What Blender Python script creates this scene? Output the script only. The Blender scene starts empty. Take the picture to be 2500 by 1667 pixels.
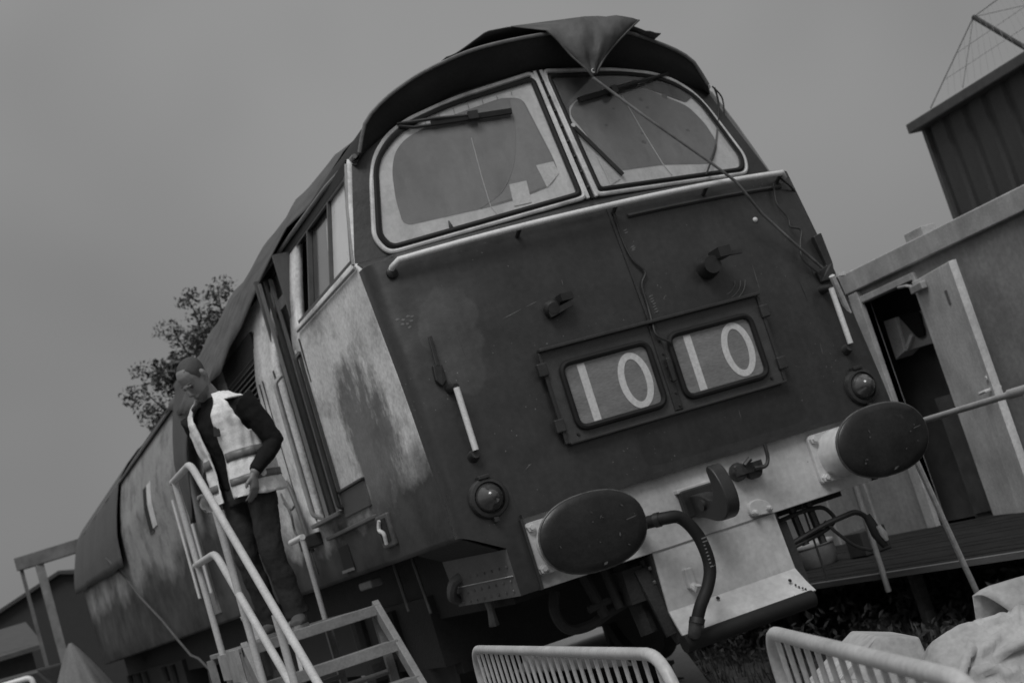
import bpy, bmesh, math, random
from math import radians, sin, cos, pi, sqrt
from mathutils import Vector, Matrix, Quaternion

random.seed(7)
SC = bpy.context.scene
COL = SC.collection

# ------------------------------------------------------------------ camera
cam_d = bpy.data.cameras.new('camera')
cam_d.sensor_width = 36.0
cam_d.lens = 53.41
cam_d.clip_end = 2000.0
cam_d.dof.use_dof = True
cam_d.dof.focus_distance = 5.3
cam_d.dof.aperture_fstop = 5.6
cam = bpy.data.objects.new('camera', cam_d)
COL.objects.link(cam)
yaw, pitch, roll = 0.39714, 0.125769, -0.303674
fwd = Vector((sin(yaw) * cos(pitch), cos(yaw) * cos(pitch), sin(pitch)))
rt = Vector((cos(yaw), -sin(yaw), 0.0))
upv = rt.cross(fwd)
r2 = rt * cos(roll) + upv * sin(roll)
u2 = -rt * sin(roll) + upv * cos(roll)
cam.matrix_world = Matrix(((r2.x, u2.x, -fwd.x, -3.7934), (r2.y, u2.y, -fwd.y, -7.1546),
                           (r2.z, u2.z, -fwd.z, 1.1062), (0, 0, 0, 1)))
SC.camera = cam

# ------------------------------------------------------------------ sky, sun, exposure
SUN_EL, SUN_AZ = radians(57), radians(210)     # azimuth clockwise from +Y
w = bpy.data.worlds.new('World')
SC.world = w
w.use_nodes = True
nt = w.node_tree
nt.nodes.clear()
out = nt.nodes.new('ShaderNodeOutputWorld')
bg = nt.nodes.new('ShaderNodeBackground')
sky = nt.nodes.new('ShaderNodeTexSky')
sky.sky_type = 'NISHITA'
sky.sun_disc = False
sky.sun_elevation = SUN_EL
sky.sun_rotation = SUN_AZ
sky.air_density = 1.0
sky.dust_density = 4.0
sky.ozone_density = 1.0
bw = nt.nodes.new('ShaderNodeRGBToBW')
# a closed cloud deck: evens the clear-sky gradient out, with faint large cloud structure
deck = nt.nodes.new('ShaderNodeMixRGB')
deck.inputs[0].default_value = 0.85
tcw = nt.nodes.new('ShaderNodeTexCoord')
nzw = nt.nodes.new('ShaderNodeTexNoise')
nzw.inputs['Scale'].default_value = 2.2
nzw.inputs['Detail'].default_value = 3.0
mrw = nt.nodes.new('ShaderNodeMapRange')
mrw.inputs[1].default_value = 0.3
mrw.inputs[2].default_value = 0.7
mrw.inputs[3].default_value = 2.75
mrw.inputs[4].default_value = 4.6
nt.links.new(tcw.outputs['Generated'], nzw.inputs['Vector'])
nt.links.new(nzw.outputs['Fac'], mrw.inputs[0])
nt.links.new(sky.outputs[0], bw.inputs[0])
nt.links.new(bw.outputs[0], deck.inputs[1])
# an overcast dome is brighter overhead than at the horizon
spw = nt.nodes.new('ShaderNodeSeparateXYZ')
nt.links.new(tcw.outputs['Generated'], spw.inputs[0])
elv = nt.nodes.new('ShaderNodeMapRange')
elv.inputs[1].default_value = 0.0
elv.inputs[2].default_value = 1.0
elv.inputs[3].default_value = 0.88
elv.inputs[4].default_value = 2.2
sqw = nt.nodes.new('ShaderNodeMath')
sqw.operation = 'POWER'
sqw.use_clamp = True
sqw.inputs[1].default_value = 2.0
nt.links.new(spw.outputs[2], sqw.inputs[0])
nt.links.new(sqw.outputs[0], elv.inputs[0])
mlw = nt.nodes.new('ShaderNodeMath')
mlw.operation = 'MULTIPLY'
nt.links.new(mrw.outputs[0], mlw.inputs[0])
nt.links.new(elv.outputs[0], mlw.inputs[1])
nt.links.new(mlw.outputs[0], deck.inputs[2])
nt.links.new(deck.outputs[0], bg.inputs[0])
bg.inputs[1].default_value = 0.077
nt.links.new(bg.outputs[0], out.inputs[0])

sun_d = bpy.data.lights.new('sun', 'SUN')
sun_d.energy = 1.4
sun_d.angle = radians(26)
sun_d.color = (1.0, 1.0, 1.0)
sun = bpy.data.objects.new('sun', sun_d)
COL.objects.link(sun)
sd = Vector((sin(SUN_AZ) * cos(SUN_EL), cos(SUN_AZ) * cos(SUN_EL), sin(SUN_EL)))
sun.rotation_euler = sd.to_track_quat('Z', 'Y').to_euler()
sun.location = (0, -20, 40)

SC.view_settings.view_transform = 'Standard'
SC.view_settings.look = 'None'
SC.view_settings.exposure = 0.0
SC.view_settings.gamma = 1.0
SC.view_settings.use_curve_mapping = False
SC.cycles.max_bounces = 6
SC.cycles.use_denoising = True

# ------------------------------------------------------------------ materials
MATS = {}


def gm(name, v, rough=0.6, metal=0.0, var=0.18, scale=6.0, bump=0.0, bscale=40.0, coat=0.0, stretch=(1, 1, 1),
       spots=0.0, spot_v=0.3, spot_scale=22.0, spec=0.5, fine=0.12, chips=0.0, chip_v=0.2, runs=0.0, dent=0.0):
    """a neutral grey paint/steel/cloth: broad tone variation, fine grain, optional chips"""
    if name in MATS:
        return MATS[name]
    m = bpy.data.materials.new(name)
    m.use_nodes = True
    t = m.node_tree
    b = t.nodes['Principled BSDF']
    tc = t.nodes.new('ShaderNodeTexCoord')
    mp = t.nodes.new('ShaderNodeMapping')
    mp.inputs['Scale'].default_value = stretch
    t.links.new(tc.outputs['Object'], mp.inputs[0])
    n1 = t.nodes.new('ShaderNodeTexNoise')
    n1.inputs['Scale'].default_value = scale
    n1.inputs['Detail'].default_value = 6.0
    n1.inputs['Roughness'].default_value = 0.62
    t.links.new(mp.outputs[0], n1.inputs['Vector'])
    r1 = t.nodes.new('ShaderNodeMapRange')
    r1.inputs[1].default_value = 0.3
    r1.inputs[2].default_value = 0.7
    r1.inputs[3].default_value = v * (1 - var)
    r1.inputs[4].default_value = v * (1 + var)
    t.links.new(n1.outputs['Fac'], r1.inputs[0])
    n2 = t.nodes.new('ShaderNodeTexNoise')
    n2.inputs['Scale'].default_value = scale * 14
    n2.inputs['Detail'].default_value = 3.0
    t.links.new(mp.outputs[0], n2.inputs['Vector'])
    r2_ = t.nodes.new('ShaderNodeMapRange')
    r2_.inputs[1].default_value = 0.3
    r2_.inputs[2].default_value = 0.7
    r2_.inputs[3].default_value = 1 - fine
    r2_.inputs[4].default_value = 1 + fine
    t.links.new(n2.outputs['Fac'], r2_.inputs[0])
    mu = t.nodes.new('ShaderNodeMath')
    mu.operation = 'MULTIPLY'
    t.links.new(r1.outputs[0], mu.inputs[0])
    t.links.new(r2_.outputs[0], mu.inputs[1])
    col = mu.outputs[0]
    if spots > 0:
        n3 = t.nodes.new('ShaderNodeTexNoise')
        n3.inputs['Scale'].default_value = spot_scale
        n3.inputs['Detail'].default_value = 5.0
        n3.inputs['Roughness'].default_value = 0.7
        t.links.new(mp.outputs[0], n3.inputs['Vector'])
        r3 = t.nodes.new('ShaderNodeMapRange')
        th = 0.74 - 0.2 * spots
        r3.inputs[1].default_value = th
        r3.inputs[2].default_value = th + 0.05
        t.links.new(n3.outputs['Fac'], r3.inputs[0])
        mx = t.nodes.new('ShaderNodeMix')
        mx.data_type = 'FLOAT'
        t.links.new(r3.outputs[0], mx.inputs[0])
        t.links.new(col, mx.inputs[2])
        mx.inputs[3].default_value = spot_v
        col = mx.outputs[0]
    if chips > 0:
        # small sharp flakes, clustered where a broad noise says so
        nc = t.nodes.new('ShaderNodeTexVoronoi')
        nc.inputs['Scale'].default_value = 34.0
        t.links.new(mp.outputs[0], nc.inputs['Vector'])
        nd = t.nodes.new('ShaderNodeTexNoise')
        nd.inputs['Scale'].default_value = 90.0
        nd.inputs['Detail'].default_value = 4.0
        t.links.new(mp.outputs[0], nd.inputs['Vector'])
        ne = t.nodes.new('ShaderNodeTexNoise')
        ne.inputs['Scale'].default_value = 2.6
        ne.inputs['Detail'].default_value = 4.0
        t.links.new(mp.outputs[0], ne.inputs['Vector'])
        rs_ = t.nodes.new('ShaderNodeMapRange')
        rs_.inputs[1].default_value = 0.48
        rs_.inputs[2].default_value = 0.70
        rs_.inputs[3].default_value = 0.02
        rs_.inputs[4].default_value = 0.02 + 0.22 * chips
        t.links.new(ne.outputs['Fac'], rs_.inputs[0])
        a1 = t.nodes.new('ShaderNodeMath')
        a1.operation = 'MULTIPLY_ADD'
        t.links.new(nd.outputs['Fac'], a1.inputs[0])
        a1.inputs[1].default_value = 0.35
        t.links.new(nc.outputs['Distance'], a1.inputs[2])
        a2 = t.nodes.new('ShaderNodeMath')
        a2.operation = 'SUBTRACT'
        t.links.new(a1.outputs[0], a2.inputs[0])
        a2.inputs[1].default_value = 0.13
        a3 = t.nodes.new('ShaderNodeMath')
        a3.operation = 'LESS_THAN'
        t.links.new(a2.outputs[0], a3.inputs[0])
        t.links.new(rs_.outputs[0], a3.inputs[1])
        mc = t.nodes.new('ShaderNodeMix')
        mc.data_type = 'FLOAT'
        t.links.new(a3.outputs[0], mc.inputs[0])
        t.links.new(col, mc.inputs[2])
        mc.inputs[3].default_value = chip_v
        col = mc.outputs[0]
    if runs > 0:
        # rain streaks and runs down the surface
        m4 = t.nodes.new('ShaderNodeMapping')
        m4.inputs['Scale'].default_value = (14, 14, 0.7)
        t.links.new(tc.outputs['Object'], m4.inputs[0])
        n4 = t.nodes.new('ShaderNodeTexNoise')
        n4.inputs['Scale'].default_value = 1.5
        n4.inputs['Detail'].default_value = 5.0
        t.links.new(m4.outputs[0], n4.inputs['Vector'])
        r4 = t.nodes.new('ShaderNodeMapRange')
        r4.inputs[1].default_value = 0.35
        r4.inputs[2].default_value = 0.72
        r4.inputs[3].default_value = 1 - runs
        r4.inputs[4].default_value = 1 + runs
        t.links.new(n4.outputs['Fac'], r4.inputs[0])
        u4 = t.nodes.new('ShaderNodeMath')
        u4.operation = 'MULTIPLY'
        t.links.new(col, u4.inputs[0])
        t.links.new(r4.outputs[0], u4.inputs[1])
        col = u4.outputs[0]
    t.links.new(col, b.inputs['Base Color'])
    rr = t.nodes.new('ShaderNodeMapRange')
    rr.inputs[1].default_value = 0.3
    rr.inputs[2].default_value = 0.7
    rr.inputs[3].default_value = max(0.05, rough - 0.1)
    rr.inputs[4].default_value = min(1.0, rough + 0.1)
    t.links.new(n1.outputs['Fac'], rr.inputs[0])
    t.links.new(rr.outputs[0], b.inputs['Roughness'])
    b.inputs['Metallic'].default_value = metal
    b.inputs['Specular IOR Level'].default_value = spec
    if coat > 0:
        b.inputs['Coat Weight'].default_value = coat
        b.inputs['Coat Roughness'].default_value = 0.12
    if bump > 0:
        nb = t.nodes.new('ShaderNodeTexNoise')
        nb.inputs['Scale'].default_value = bscale
        nb.inputs['Detail'].default_value = 5.0
        t.links.new(mp.outputs[0], nb.inputs['Vector'])
        bp = t.nodes.new('ShaderNodeBump')
        bp.inputs['Strength'].default_value = bump
        bp.inputs['Distance'].default_value = 0.02
        t.links.new(nb.outputs['Fac'], bp.inputs['Height'])
        if dent > 0:
            nb2 = t.nodes.new('ShaderNodeTexNoise')
            nb2.inputs['Scale'].default_value = 3.0
            nb2.inputs['Detail'].default_value = 2.0
            t.links.new(mp.outputs[0], nb2.inputs['Vector'])
            bp2 = t.nodes.new('ShaderNodeBump')
            bp2.inputs['Strength'].default_value = dent
            bp2.inputs['Distance'].default_value = 0.06
            t.links.new(nb2.outputs['Fac'], bp2.inputs['Height'])
            t.links.new(bp2.outputs[0], bp.inputs['Normal'])
        t.links.new(bp.outputs[0], b.inputs['Normal'])
    MATS[name] = m
    return m


def side_paint(name):
    """body side: rubbed-down pale filler, old dark paint left low down and in patches, streaks and runs"""
    m = gm(name, 0.5, rough=0.78, var=0.1, scale=3.0, bump=0.12, bscale=30, fine=0.16, spec=0.15)
    t = m.node_tree
    b = t.nodes['Principled BSDF']
    src = b.inputs['Base Color'].links[0].from_socket
    tc = t.nodes.new('ShaderNodeTexCoord')
    sp = t.nodes.new('ShaderNodeSeparateXYZ')
    t.links.new(tc.outputs['Object'], sp.inputs[0])
    X, Y, Z = sp.outputs

    def mth(op, a, bb=None, c=None):
        q = t.nodes.new('ShaderNodeMath')
        q.operation = op
        for k, vv in enumerate((a, bb, c)):
            if vv is None:
                continue
            if isinstance(vv, (int, float)):
                q.inputs[k].default_value = vv
            else:
                t.links.new(vv, q.inputs[k])
        return q.outputs[0]

    def rng(v, a, bb, c, d):
        q = t.nodes.new('ShaderNodeMapRange')
        for k, x in enumerate((a, bb, c, d)):
            q.inputs[k + 1].default_value = x
        t.links.new(v, q.inputs[0])
        return q.outputs[0]

    def nz(scale, st, det=7.0, ro=.65):
        mp = t.nodes.new('ShaderNodeMapping')
        mp.inputs['Scale'].default_value = st
        mp.inputs['Rotation'].default_value = (0.16, 0, 0)
        t.links.new(tc.outputs['Object'], mp.inputs[0])
        n = t.nodes.new('ShaderNodeTexNoise')
        n.inputs['Scale'].default_value = scale
        n.inputs['Detail'].default_value = det
        n.inputs['Roughness'].default_value = ro
        t.links.new(mp.outputs[0], n.inputs['Vector'])
        return n.outputs['Fac']
    rear = rng(Y, -6.4, -4.6, 0.0, 1.0)
    # border between old paint and filler; low on the cab, higher along the body
    z0 = rng(rear, 0, 1, 1.58, 2.02)
    edge = mth('ADD', Z, mth('MULTIPLY', mth('SUBTRACT', nz(1.5, (1, .5, 1.0), 9.0, .62), .5), .9))
    pale = rng(mth('SUBTRACT', edge, z0), -.13, .13, 0, 1)
    # one large dark patch left on the cab side
    dy = mth('DIVIDE', mth('SUBTRACT', Y, -8.95), .50)
    dz = mth('DIVIDE', mth('SUBTRACT', Z, 1.84), .54)
    d = mth('ADD', mth('MULTIPLY', dy, dy), mth('MULTIPLY', dz, dz))
    d = mth('ADD', d, mth('MULTIPLY', mth('SUBTRACT', nz(3.2, (1, .8, .6), 10.0, .72), .5), 3.6))
    pale = mth('MULTIPLY', pale, rng(d, .65, 1.2, .20, 1.0))
    # mottling and runs
    mot = rng(nz(3.6, (1, .45, .8), 10.0, .72), .48, .64, 1.0, .55)
    run = rng(nz(4.0, (1, .8, .3), 4.0, .5), .45, .75, 1.0, .82)
    tone = mth('MULTIPLY', mth('MULTIPLY', src, mot), run)
    tone = mth('MULTIPLY', tone, rng(rear, 0, 1, 1.6, .72))
    dark = rng(nz(2.6, (1, .5, .9)), .35, .7, .05, .12)
    mx = t.nodes.new('ShaderNodeMix')
    mx.data_type = 'FLOAT'
    t.links.new(pale, mx.inputs[0])
    t.links.new(dark, mx.inputs[2])
    t.links.new(tone, mx.inputs[3])
    t.links.new(mx.outputs[0], b.inputs['Base Color'])
    MATS[name] = m
    return m


FRONT = gm('front_paint', 0.038, rough=0.36, var=0.2, scale=2.4, bump=0.05, bscale=22, spots=0.13, spot_v=0.10, spot_scale=20, fine=0.14, chips=0.7, chip_v=0.17, runs=0.08, dent=0.22)


def repaint(m, cx, cz, rx, rz, gain, ragged, hard):
    """an area touched up with paint of another tone, ragged brushed edge"""
    t = m.node_tree
    b = t.nodes['Principled BSDF']
    src = b.inputs['Base Color'].links[0].from_socket
    tc = t.nodes.new('ShaderNodeTexCoord')
    sp = t.nodes.new('ShaderNodeSeparateXYZ')
    t.links.new(tc.outputs['Object'], sp.inputs[0])
    n = t.nodes.new('ShaderNodeTexNoise')
    n.inputs['Scale'].default_value = 5.5
    n.inputs['Detail'].default_value = 6.0
    t.links.new(tc.outputs['Object'], n.inputs['Vector'])

    def mth(op, a, bb):
        q = t.nodes.new('ShaderNodeMath')
        q.operation = op
        for k, vv in enumerate((a, bb)):
            if vv is None:
                continue
            if isinstance(vv, (int, float)):
                q.inputs[k].default_value = vv
            else:
                t.links.new(vv, q.inputs[k])
        return q.outputs[0]
    dx = mth('DIVIDE', mth('SUBTRACT', sp.outputs[0], cx), rx)
    dz = mth('DIVIDE', mth('SUBTRACT', sp.outputs[2], cz), rz)
    e = 2 if not hard else 8
    d = mth('ADD', mth('POWER', mth('ABSOLUTE', dx, None), e), mth('POWER', mth('ABSOLUTE', dz, None), e))
    d = mth('ADD', d, mth('MULTIPLY', mth('SUBTRACT', n.outputs['Fac'], 0.5), ragged))
    r = t.nodes.new('ShaderNodeMapRange')
    r.inputs[1].default_value = 0.9
    r.inputs[2].default_value = 1.1
    r.inputs[3].default_value = gain
    r.inputs[4].default_value = 1.0
    t.links.new(d, r.inputs[0])
    t.links.new(mth('MULTIPLY', src, r.outputs[0]), b.inputs['Base Color'])


repaint(FRONT, -1.05, 2.21, .15, .30, 1.5, 2.2, False)
repaint(FRONT, .24, 1.37, .52, .11, .78, .6, True)
repaint(FRONT, .80, 2.30, .35, .30, 1.15, 2.0, False)
FRONT_TRIM = gm('front_trim_paint', 0.036, rough=0.4, var=0.3, scale=5, bump=0.06, spots=0.12, spot_v=0.15, chips=0.6, chip_v=0.17)
SIDE = side_paint('side_paint')
SIDE_R = gm('far_side_paint', 0.16, rough=0.55, var=0.4, scale=2.0, stretch=(1, 1, .4))
ROOF = gm('roof_paint', 0.03, rough=0.7, var=0.25, scale=4, spec=0.25)
UNDER = gm('underframe_grime', 0.026, rough=0.85, var=0.35, scale=7, bump=0.3)
WHITE = gm('white_beam_paint', 0.55, rough=0.5, var=0.26, scale=2.6, bump=0.1, bscale=24, spots=0.05, spot_v=0.06, spot_scale=18, fine=0.08, chips=0.4, chip_v=0.08, runs=0.05, dent=0.15)
ALLOY = gm('alloy_trim', 0.62, rough=0.5, metal=0.0, var=0.3, scale=9, spots=0.3, spot_v=0.12, spot_scale=30)
RAILW = gm('white_rail_paint', 0.75, rough=0.4, var=0.12, scale=8, spots=0.1, spot_v=0.12, spot_scale=40)
RUBBER = gm('rubber', 0.018, rough=0.6, var=0.2, scale=10, spec=0.25)
BLACK = gm('black_steel', 0.025, rough=0.45, var=0.35, scale=9, spots=0.2, spot_v=0.1, spot_scale=30)
BUFFER = gm('buffer_face', 0.014, rough=0.34, var=0.6, scale=6, bump=0.12, bscale=14, spots=0.5, spot_v=0.04, spot_scale=5, fine=0.2, chips=0.35, chip_v=0.10)
PANE = gm('pale_glass', 0.62, rough=0.3, var=0.2, scale=3.5, coat=0.6, fine=0.08, runs=0.10)
BLIND = gm('grey_blind', 0.10, rough=0.6, var=0.28, scale=2.2, coat=0.5, fine=0.1)
def dirty_glass(name):
    m = bpy.data.materials.new(name)
    m.use_nodes = True
    t = m.node_tree
    b = t.nodes['Principled BSDF']
    b.inputs['Base Color'].default_value = (.5, .5, .5, 1)
    b.inputs['Roughness'].default_value = .18
    o = t.nodes['Material Output']
    tr_ = t.nodes.new('ShaderNodeBsdfTransparent')
    tr_.inputs[0].default_value = (.98, .98, .98, 1)
    tc = t.nodes.new('ShaderNodeTexCoord')
    fac = None
    for sc_, st, lo, hi in ((2.2, (1, 1, 1), .0, .22), (9.0, (1.5, 1.5, .3), .0, .12)):
        mp = t.nodes.new('ShaderNodeMapping')
        mp.inputs['Scale'].default_value = st
        mp.inputs['Rotation'].default_value = (0, .5, 0)
        t.links.new(tc.outputs['Object'], mp.inputs[0])
        n = t.nodes.new('ShaderNodeTexNoise')
        n.inputs['Scale'].default_value = sc_
        n.inputs['Detail'].default_value = 7.0
        n.inputs['Roughness'].default_value = .65
        t.links.new(mp.outputs[0], n.inputs['Vector'])
        r = t.nodes.new('ShaderNodeMapRange')
        r.inputs[1].default_value = .34
        r.inputs[2].default_value = .74
        r.inputs[3].default_value = lo
        r.inputs[4].default_value = hi
        t.links.new(n.outputs['Fac'], r.inputs[0])
        if fac is None:
            fac = r.outputs[0]
        else:
            a = t.nodes.new('ShaderNodeMath')
            t.links.new(fac, a.inputs[0])
            t.links.new(r.outputs[0], a.inputs[1])
            fac = a.outputs[0]
    lw = t.nodes.new('ShaderNodeAddShader')
    mx = t.nodes.new('ShaderNodeMixShader')
    t.links.new(fac, mx.inputs[0])
    gl = t.nodes.new('ShaderNodeBsdfGlossy')
    gl.inputs['Roughness'].default_value = .06
    m2 = t.nodes.new('ShaderNodeMixShader')
    m2.inputs[0].default_value = .07
    t.links.new(tr_.outputs[0], m2.inputs[1])
    t.links.new(gl.outputs[0], m2.inputs[2])
    t.links.new(m2.outputs[0], mx.inputs[1])
    t.links.new(b.outputs[0], mx.inputs[2])
    t.nodes.remove(lw)
    t.links.new(mx.outputs[0], o.inputs[0])
    return m


GLASS = dirty_glass('dirty_glass')
BLIND2 = gm('grey_blind_pale', 0.14, rough=0.6, var=0.2, scale=3, coat=0.5, fine=0.1)  # paler grey of the second blind sheet
PAPER_REFL = gm('paper_and_reflection', 0.55, rough=0.7, var=0.05, coat=0.3)
DARKGLASS = gm('dark_glass', 0.07, rough=0.15, var=0.2, coat=1.0)
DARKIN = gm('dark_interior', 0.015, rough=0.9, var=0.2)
HCPANE = gm('headcode_glass', 0.21, rough=0.4, var=0.22, scale=5, stretch=(.5, 1, 2.4), coat=0.5, fine=0.2)
DIGIT = gm('digit_white', 0.66, rough=0.55, var=0.04)
TARP = gm('tarp_cloth', 0.085, rough=0.62, var=0.3, scale=2.2, stretch=(1.6, .7, 1.2), bump=0.55, bscale=5, fine=0.06, dent=0.9)
ROPE_M = gm('rope_fibre', 0.6, rough=0.9, var=0.25, scale=30)
CABLE = gm('cable', 0.03, rough=0.6)
STEPM = gm('worn_step_steel', 0.24, rough=0.55, var=0.25, scale=6, spots=0.15, spot_v=0.1, bump=0.1)
GALV = gm('galvanised', 0.4, rough=0.45, metal=0.2, var=0.2, scale=7, spots=0.2, spot_v=0.12, spot_scale=26)
CABINW = gm('cabin_wall_paint', 0.30, rough=0.6, var=0.12*2, runs=0.06, chips=0.35, chip_v=0.12, scale=2, bump=0.05, bscale=12)
CABINT = gm('cabin_trim_paint', 0.45, rough=0.55, var=0.12*2, runs=0.06, chips=0.35, chip_v=0.12, scale=4)
LEAF_D = gm('cabin_door_paint', 0.68, rough=0.5, var=0.1*2, runs=0.06, chips=0.35, chip_v=0.12, scale=3)
CLAD = gm('dark_cladding', 0.05, rough=0.6, var=0.2, scale=3)
CLADROOF = gm('roof_edge_steel', 0.08, rough=0.6, var=0.2)
DECKW = gm('deck_boards', 0.028, rough=0.9, var=0.5, scale=4, stretch=(8, .8, 4), bump=0.5, bscale=20, spec=.08)
GROUND = gm('rough_ground', 0.10, rough=0.95, var=0.5, scale=1.3, bump=0.8, bscale=7, fine=0.4)
CONC = gm('concrete', 0.22, rough=0.9, var=0.15, scale=1.4, bump=0.15, bscale=30)
BALLAST = gm('ballast', 0.10, rough=1.0, var=0.5, scale=14, bump=1.0, bscale=22, fine=0.4)
TIMBER = gm('old_timber', 0.07, rough=0.9, var=0.4, scale=6, stretch=(.6, 6, 6), bump=0.4)
CANVAS = gm('white_canvas', 0.40, rough=0.8, var=0.3, scale=3.0, bump=0.25, bscale=30, spots=0.25, spot_v=0.17, spot_scale=7, spec=.2)
LEAFM = gm('leaves', 0.065, rough=0.6, var=0.4, scale=1.0, fine=0.2)
LEAFL = gm('light_leaves', 0.11, rough=0.6, var=0.45, scale=1.4, fine=0.2)
BARK = gm('bark', 0.06, rough=0.9, var=0.3, bump=0.4)
SKIN = gm('skin', 0.22, rough=0.55, var=0.08, scale=20)
HAIR = gm('hair', 0.06, rough=0.7, var=0.3, scale=60, bump=0.3, bscale=200)
KNIT = gm('black_knit', 0.014, spec=0.2, rough=0.9, var=0.2, bump=0.1, bscale=200)
VEST = gm('vest_cloth', 0.85, rough=0.75, var=0.05, scale=7, bump=0.12, bscale=10)
BANDM = gm('reflective_band', 0.16, rough=0.45, var=0.1)
DENIM = gm('dark_denim', 0.034, spec=0.2, rough=0.9, var=0.35, scale=9, bump=0.35, bscale=16)
SHOE = gm('suede_shoe', 0.09, rough=0.85, var=0.25, scale=16)
SOLE = gm('shoe_sole', 0.3, rough=0.7)
for _m in (SKIN,):
    _m.node_tree.nodes['Principled BSDF'].inputs['Subsurface Weight'].default_value = 0.0


# ------------------------------------------------------------------ mesh collector
class MB:
    def __init__(s):
        s.v = []
        s.f = []

    def add(s, vs, fs):
        o = len(s.v)
        s.v += [tuple(p) for p in vs]
        s.f += [tuple(o + i for i in f) for f in fs]
        return s

    def box(s, x0, x1, y0, y1, z0, z1):
        return s.add([(x0, y0, z0), (x1, y0, z0), (x1, y1, z0), (x0, y1, z0), (x0, y0, z1), (x1, y0, z1), (x1, y1, z1), (x0, y1, z1)],
                     [(0, 3, 2, 1), (4, 5, 6, 7), (0, 1, 5, 4), (1, 2, 6, 5), (2, 3, 7, 6), (3, 0, 4, 7)])

    def bar(s, a, b, wd, ht, up=(0, 0, 1)):
        a, b = Vector(a), Vector(b)
        d = (b - a).normalized()
        sd_ = d.cross(Vector(up))
        if sd_.length < 1e-4:
            sd_ = d.cross(Vector((1, 0, 0)))
        sd_.normalize()
        un = sd_.cross(d)
        vs = []
        for p in (a, b):
            for i, j in ((-1, -1), (1, -1), (1, 1), (-1, 1)):
                vs.append(p + sd_ * (i * wd / 2) + un * (j * ht / 2))
        return s.add(vs, [(0, 3, 2, 1), (4, 5, 6, 7), (0, 1, 5, 4), (1, 2, 6, 5), (2, 3, 7, 6), (3, 0, 4, 7)])

    def tube(s, pts, r, n=10, closed=False, caps=True):
        pts = [Vector(p) for p in pts]
        rs = r if isinstance(r, (list, tuple)) else [r] * len(pts)
        N = len(pts)
        rings = []
        prev = None
        for i, p in enumerate(pts):
            if closed:
                d = pts[(i + 1) % N] - pts[i - 1]
            else:
                d = pts[min(i + 1, N - 1)] - pts[max(i - 1, 0)]
            if d.length < 1e-9:
                d = Vector((0, 0, 1))
            d.normalize()
            if prev is None:
                a = Vector((0, 0, 1)) if abs(d.z) < 0.9 else Vector((1, 0, 0))
                u = d.cross(a).normalized()
            else:
                u = prev - d * prev.dot(d)
                u = u.normalized() if u.length > 1e-6 else d.orthogonal().normalized()
            prev = u
            v = d.cross(u)
            rings.append([p + (u * cos(2 * pi * k / n) + v * sin(2 * pi * k / n)) * rs[i] for k in range(n)])
        vs = [q for rg in rings for q in rg]
        fs = []
        for i in range(N if closed else N - 1):
            j = (i + 1) % N
            for k in range(n):
                l = (k + 1) % n
                fs.append((i * n + k, i * n + l, j * n + l, j * n + k))
        if caps and not closed:
            fs.append(tuple(range(n))[::-1])
            fs.append(tuple((N - 1) * n + k for k in range(n)))
        return s.add(vs, fs)

    def lathe(s, prof, origin, axis, n=24):
        """prof: [(r, h)] along axis from origin"""
        ax = Vector(axis).normalized()
        u = ax.orthogonal().normalized()
        v = ax.cross(u)
        o = Vector(origin)
        vs = []
        for r, h in prof:
            for k in range(n):
                a = 2 * pi * k / n
                vs.append(o + ax * h + (u * cos(a) + v * sin(a)) * r)
        fs = []
        for i in range(len(prof) - 1):
            for k in range(n):
                l = (k + 1) % n
                fs.append((i * n + k, i * n + l, (i + 1) * n + l, (i + 1) * n + k))
        fs.append(tuple(range(n))[::-1])
        fs.append(tuple((len(prof) - 1) * n + k for k in range(n)))
        return s.add(vs, fs)

    def prism(s, poly, d):
        """poly: list of 3D points (planar), extruded by vector d"""
        n = len(poly)
        d = Vector(d)
        vs = [Vector(p) for p in poly] + [Vector(p) + d for p in poly]
        fs = [tuple(range(n))[::-1], tuple(range(n, 2 * n))]
        for i in range(n):
            j = (i + 1) % n
            fs.append((i, j, n + j, n + i))
        return s.add(vs, fs)

    def grid(s, rows, close=False):
        """rows: equal-length lists of points"""
        n = len(rows[0])
        vs = [p for r in rows for p in r]
        fs = []
        for i in range(len(rows) - 1):
            for k in range(n if close else n - 1):
                l = (k + 1) % n
                fs.append((i * n + k, i * n + l, (i + 1) * n + l, (i + 1) * n + k))
        return s.add(vs, fs)

    def build(s, name, mat, parent=None, smooth=False, bevel=0.0, solid=0.0, angle=40):
        o0 = wloc(parent) if parent else Vector((0, 0, 0))
        me = bpy.data.meshes.new(name)
        me.from_pydata([tuple(Vector(p) - o0) for p in s.v], [], s.f)
        me.validate()
        bm = bmesh.new()
        bm.from_mesh(me)
        bmesh.ops.recalc_face_normals(bm, faces=bm.faces)
        bm.to_mesh(me)
        bm.free()
        me.materials.append(mat)
        if smooth:
            me.polygons.foreach_set('use_smooth', [True] * len(me.polygons))
            try:
                me.set_sharp_from_angle(angle=radians(angle))
            except Exception:
                pass
        ob = bpy.data.objects.new(name, me)
        COL.objects.link(ob)
        if parent:
            ob.parent = parent
        if solid:
            md = ob.modifiers.new('thick', 'SOLIDIFY')
            md.thickness = solid
            md.offset = 0
        if bevel:
            md = ob.modifiers.new('bevel', 'BEVEL')
            md.width = bevel
            md.segments = 2
            md.limit_method = 'ANGLE'
            md.angle_limit = radians(35)
        return ob


def wloc(o):
    p = Vector(o.location)
    while o.parent:
        o = o.parent
        p = p + Vector(o.location)
    return p


def thing(name, loc, label, cat, group=None):
    o = bpy.data.objects.new(name, None)
    o.empty_display_size = 0.2
    COL.objects.link(o)
    o.location = loc
    tag(o, label, cat, group)
    return o


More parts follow.
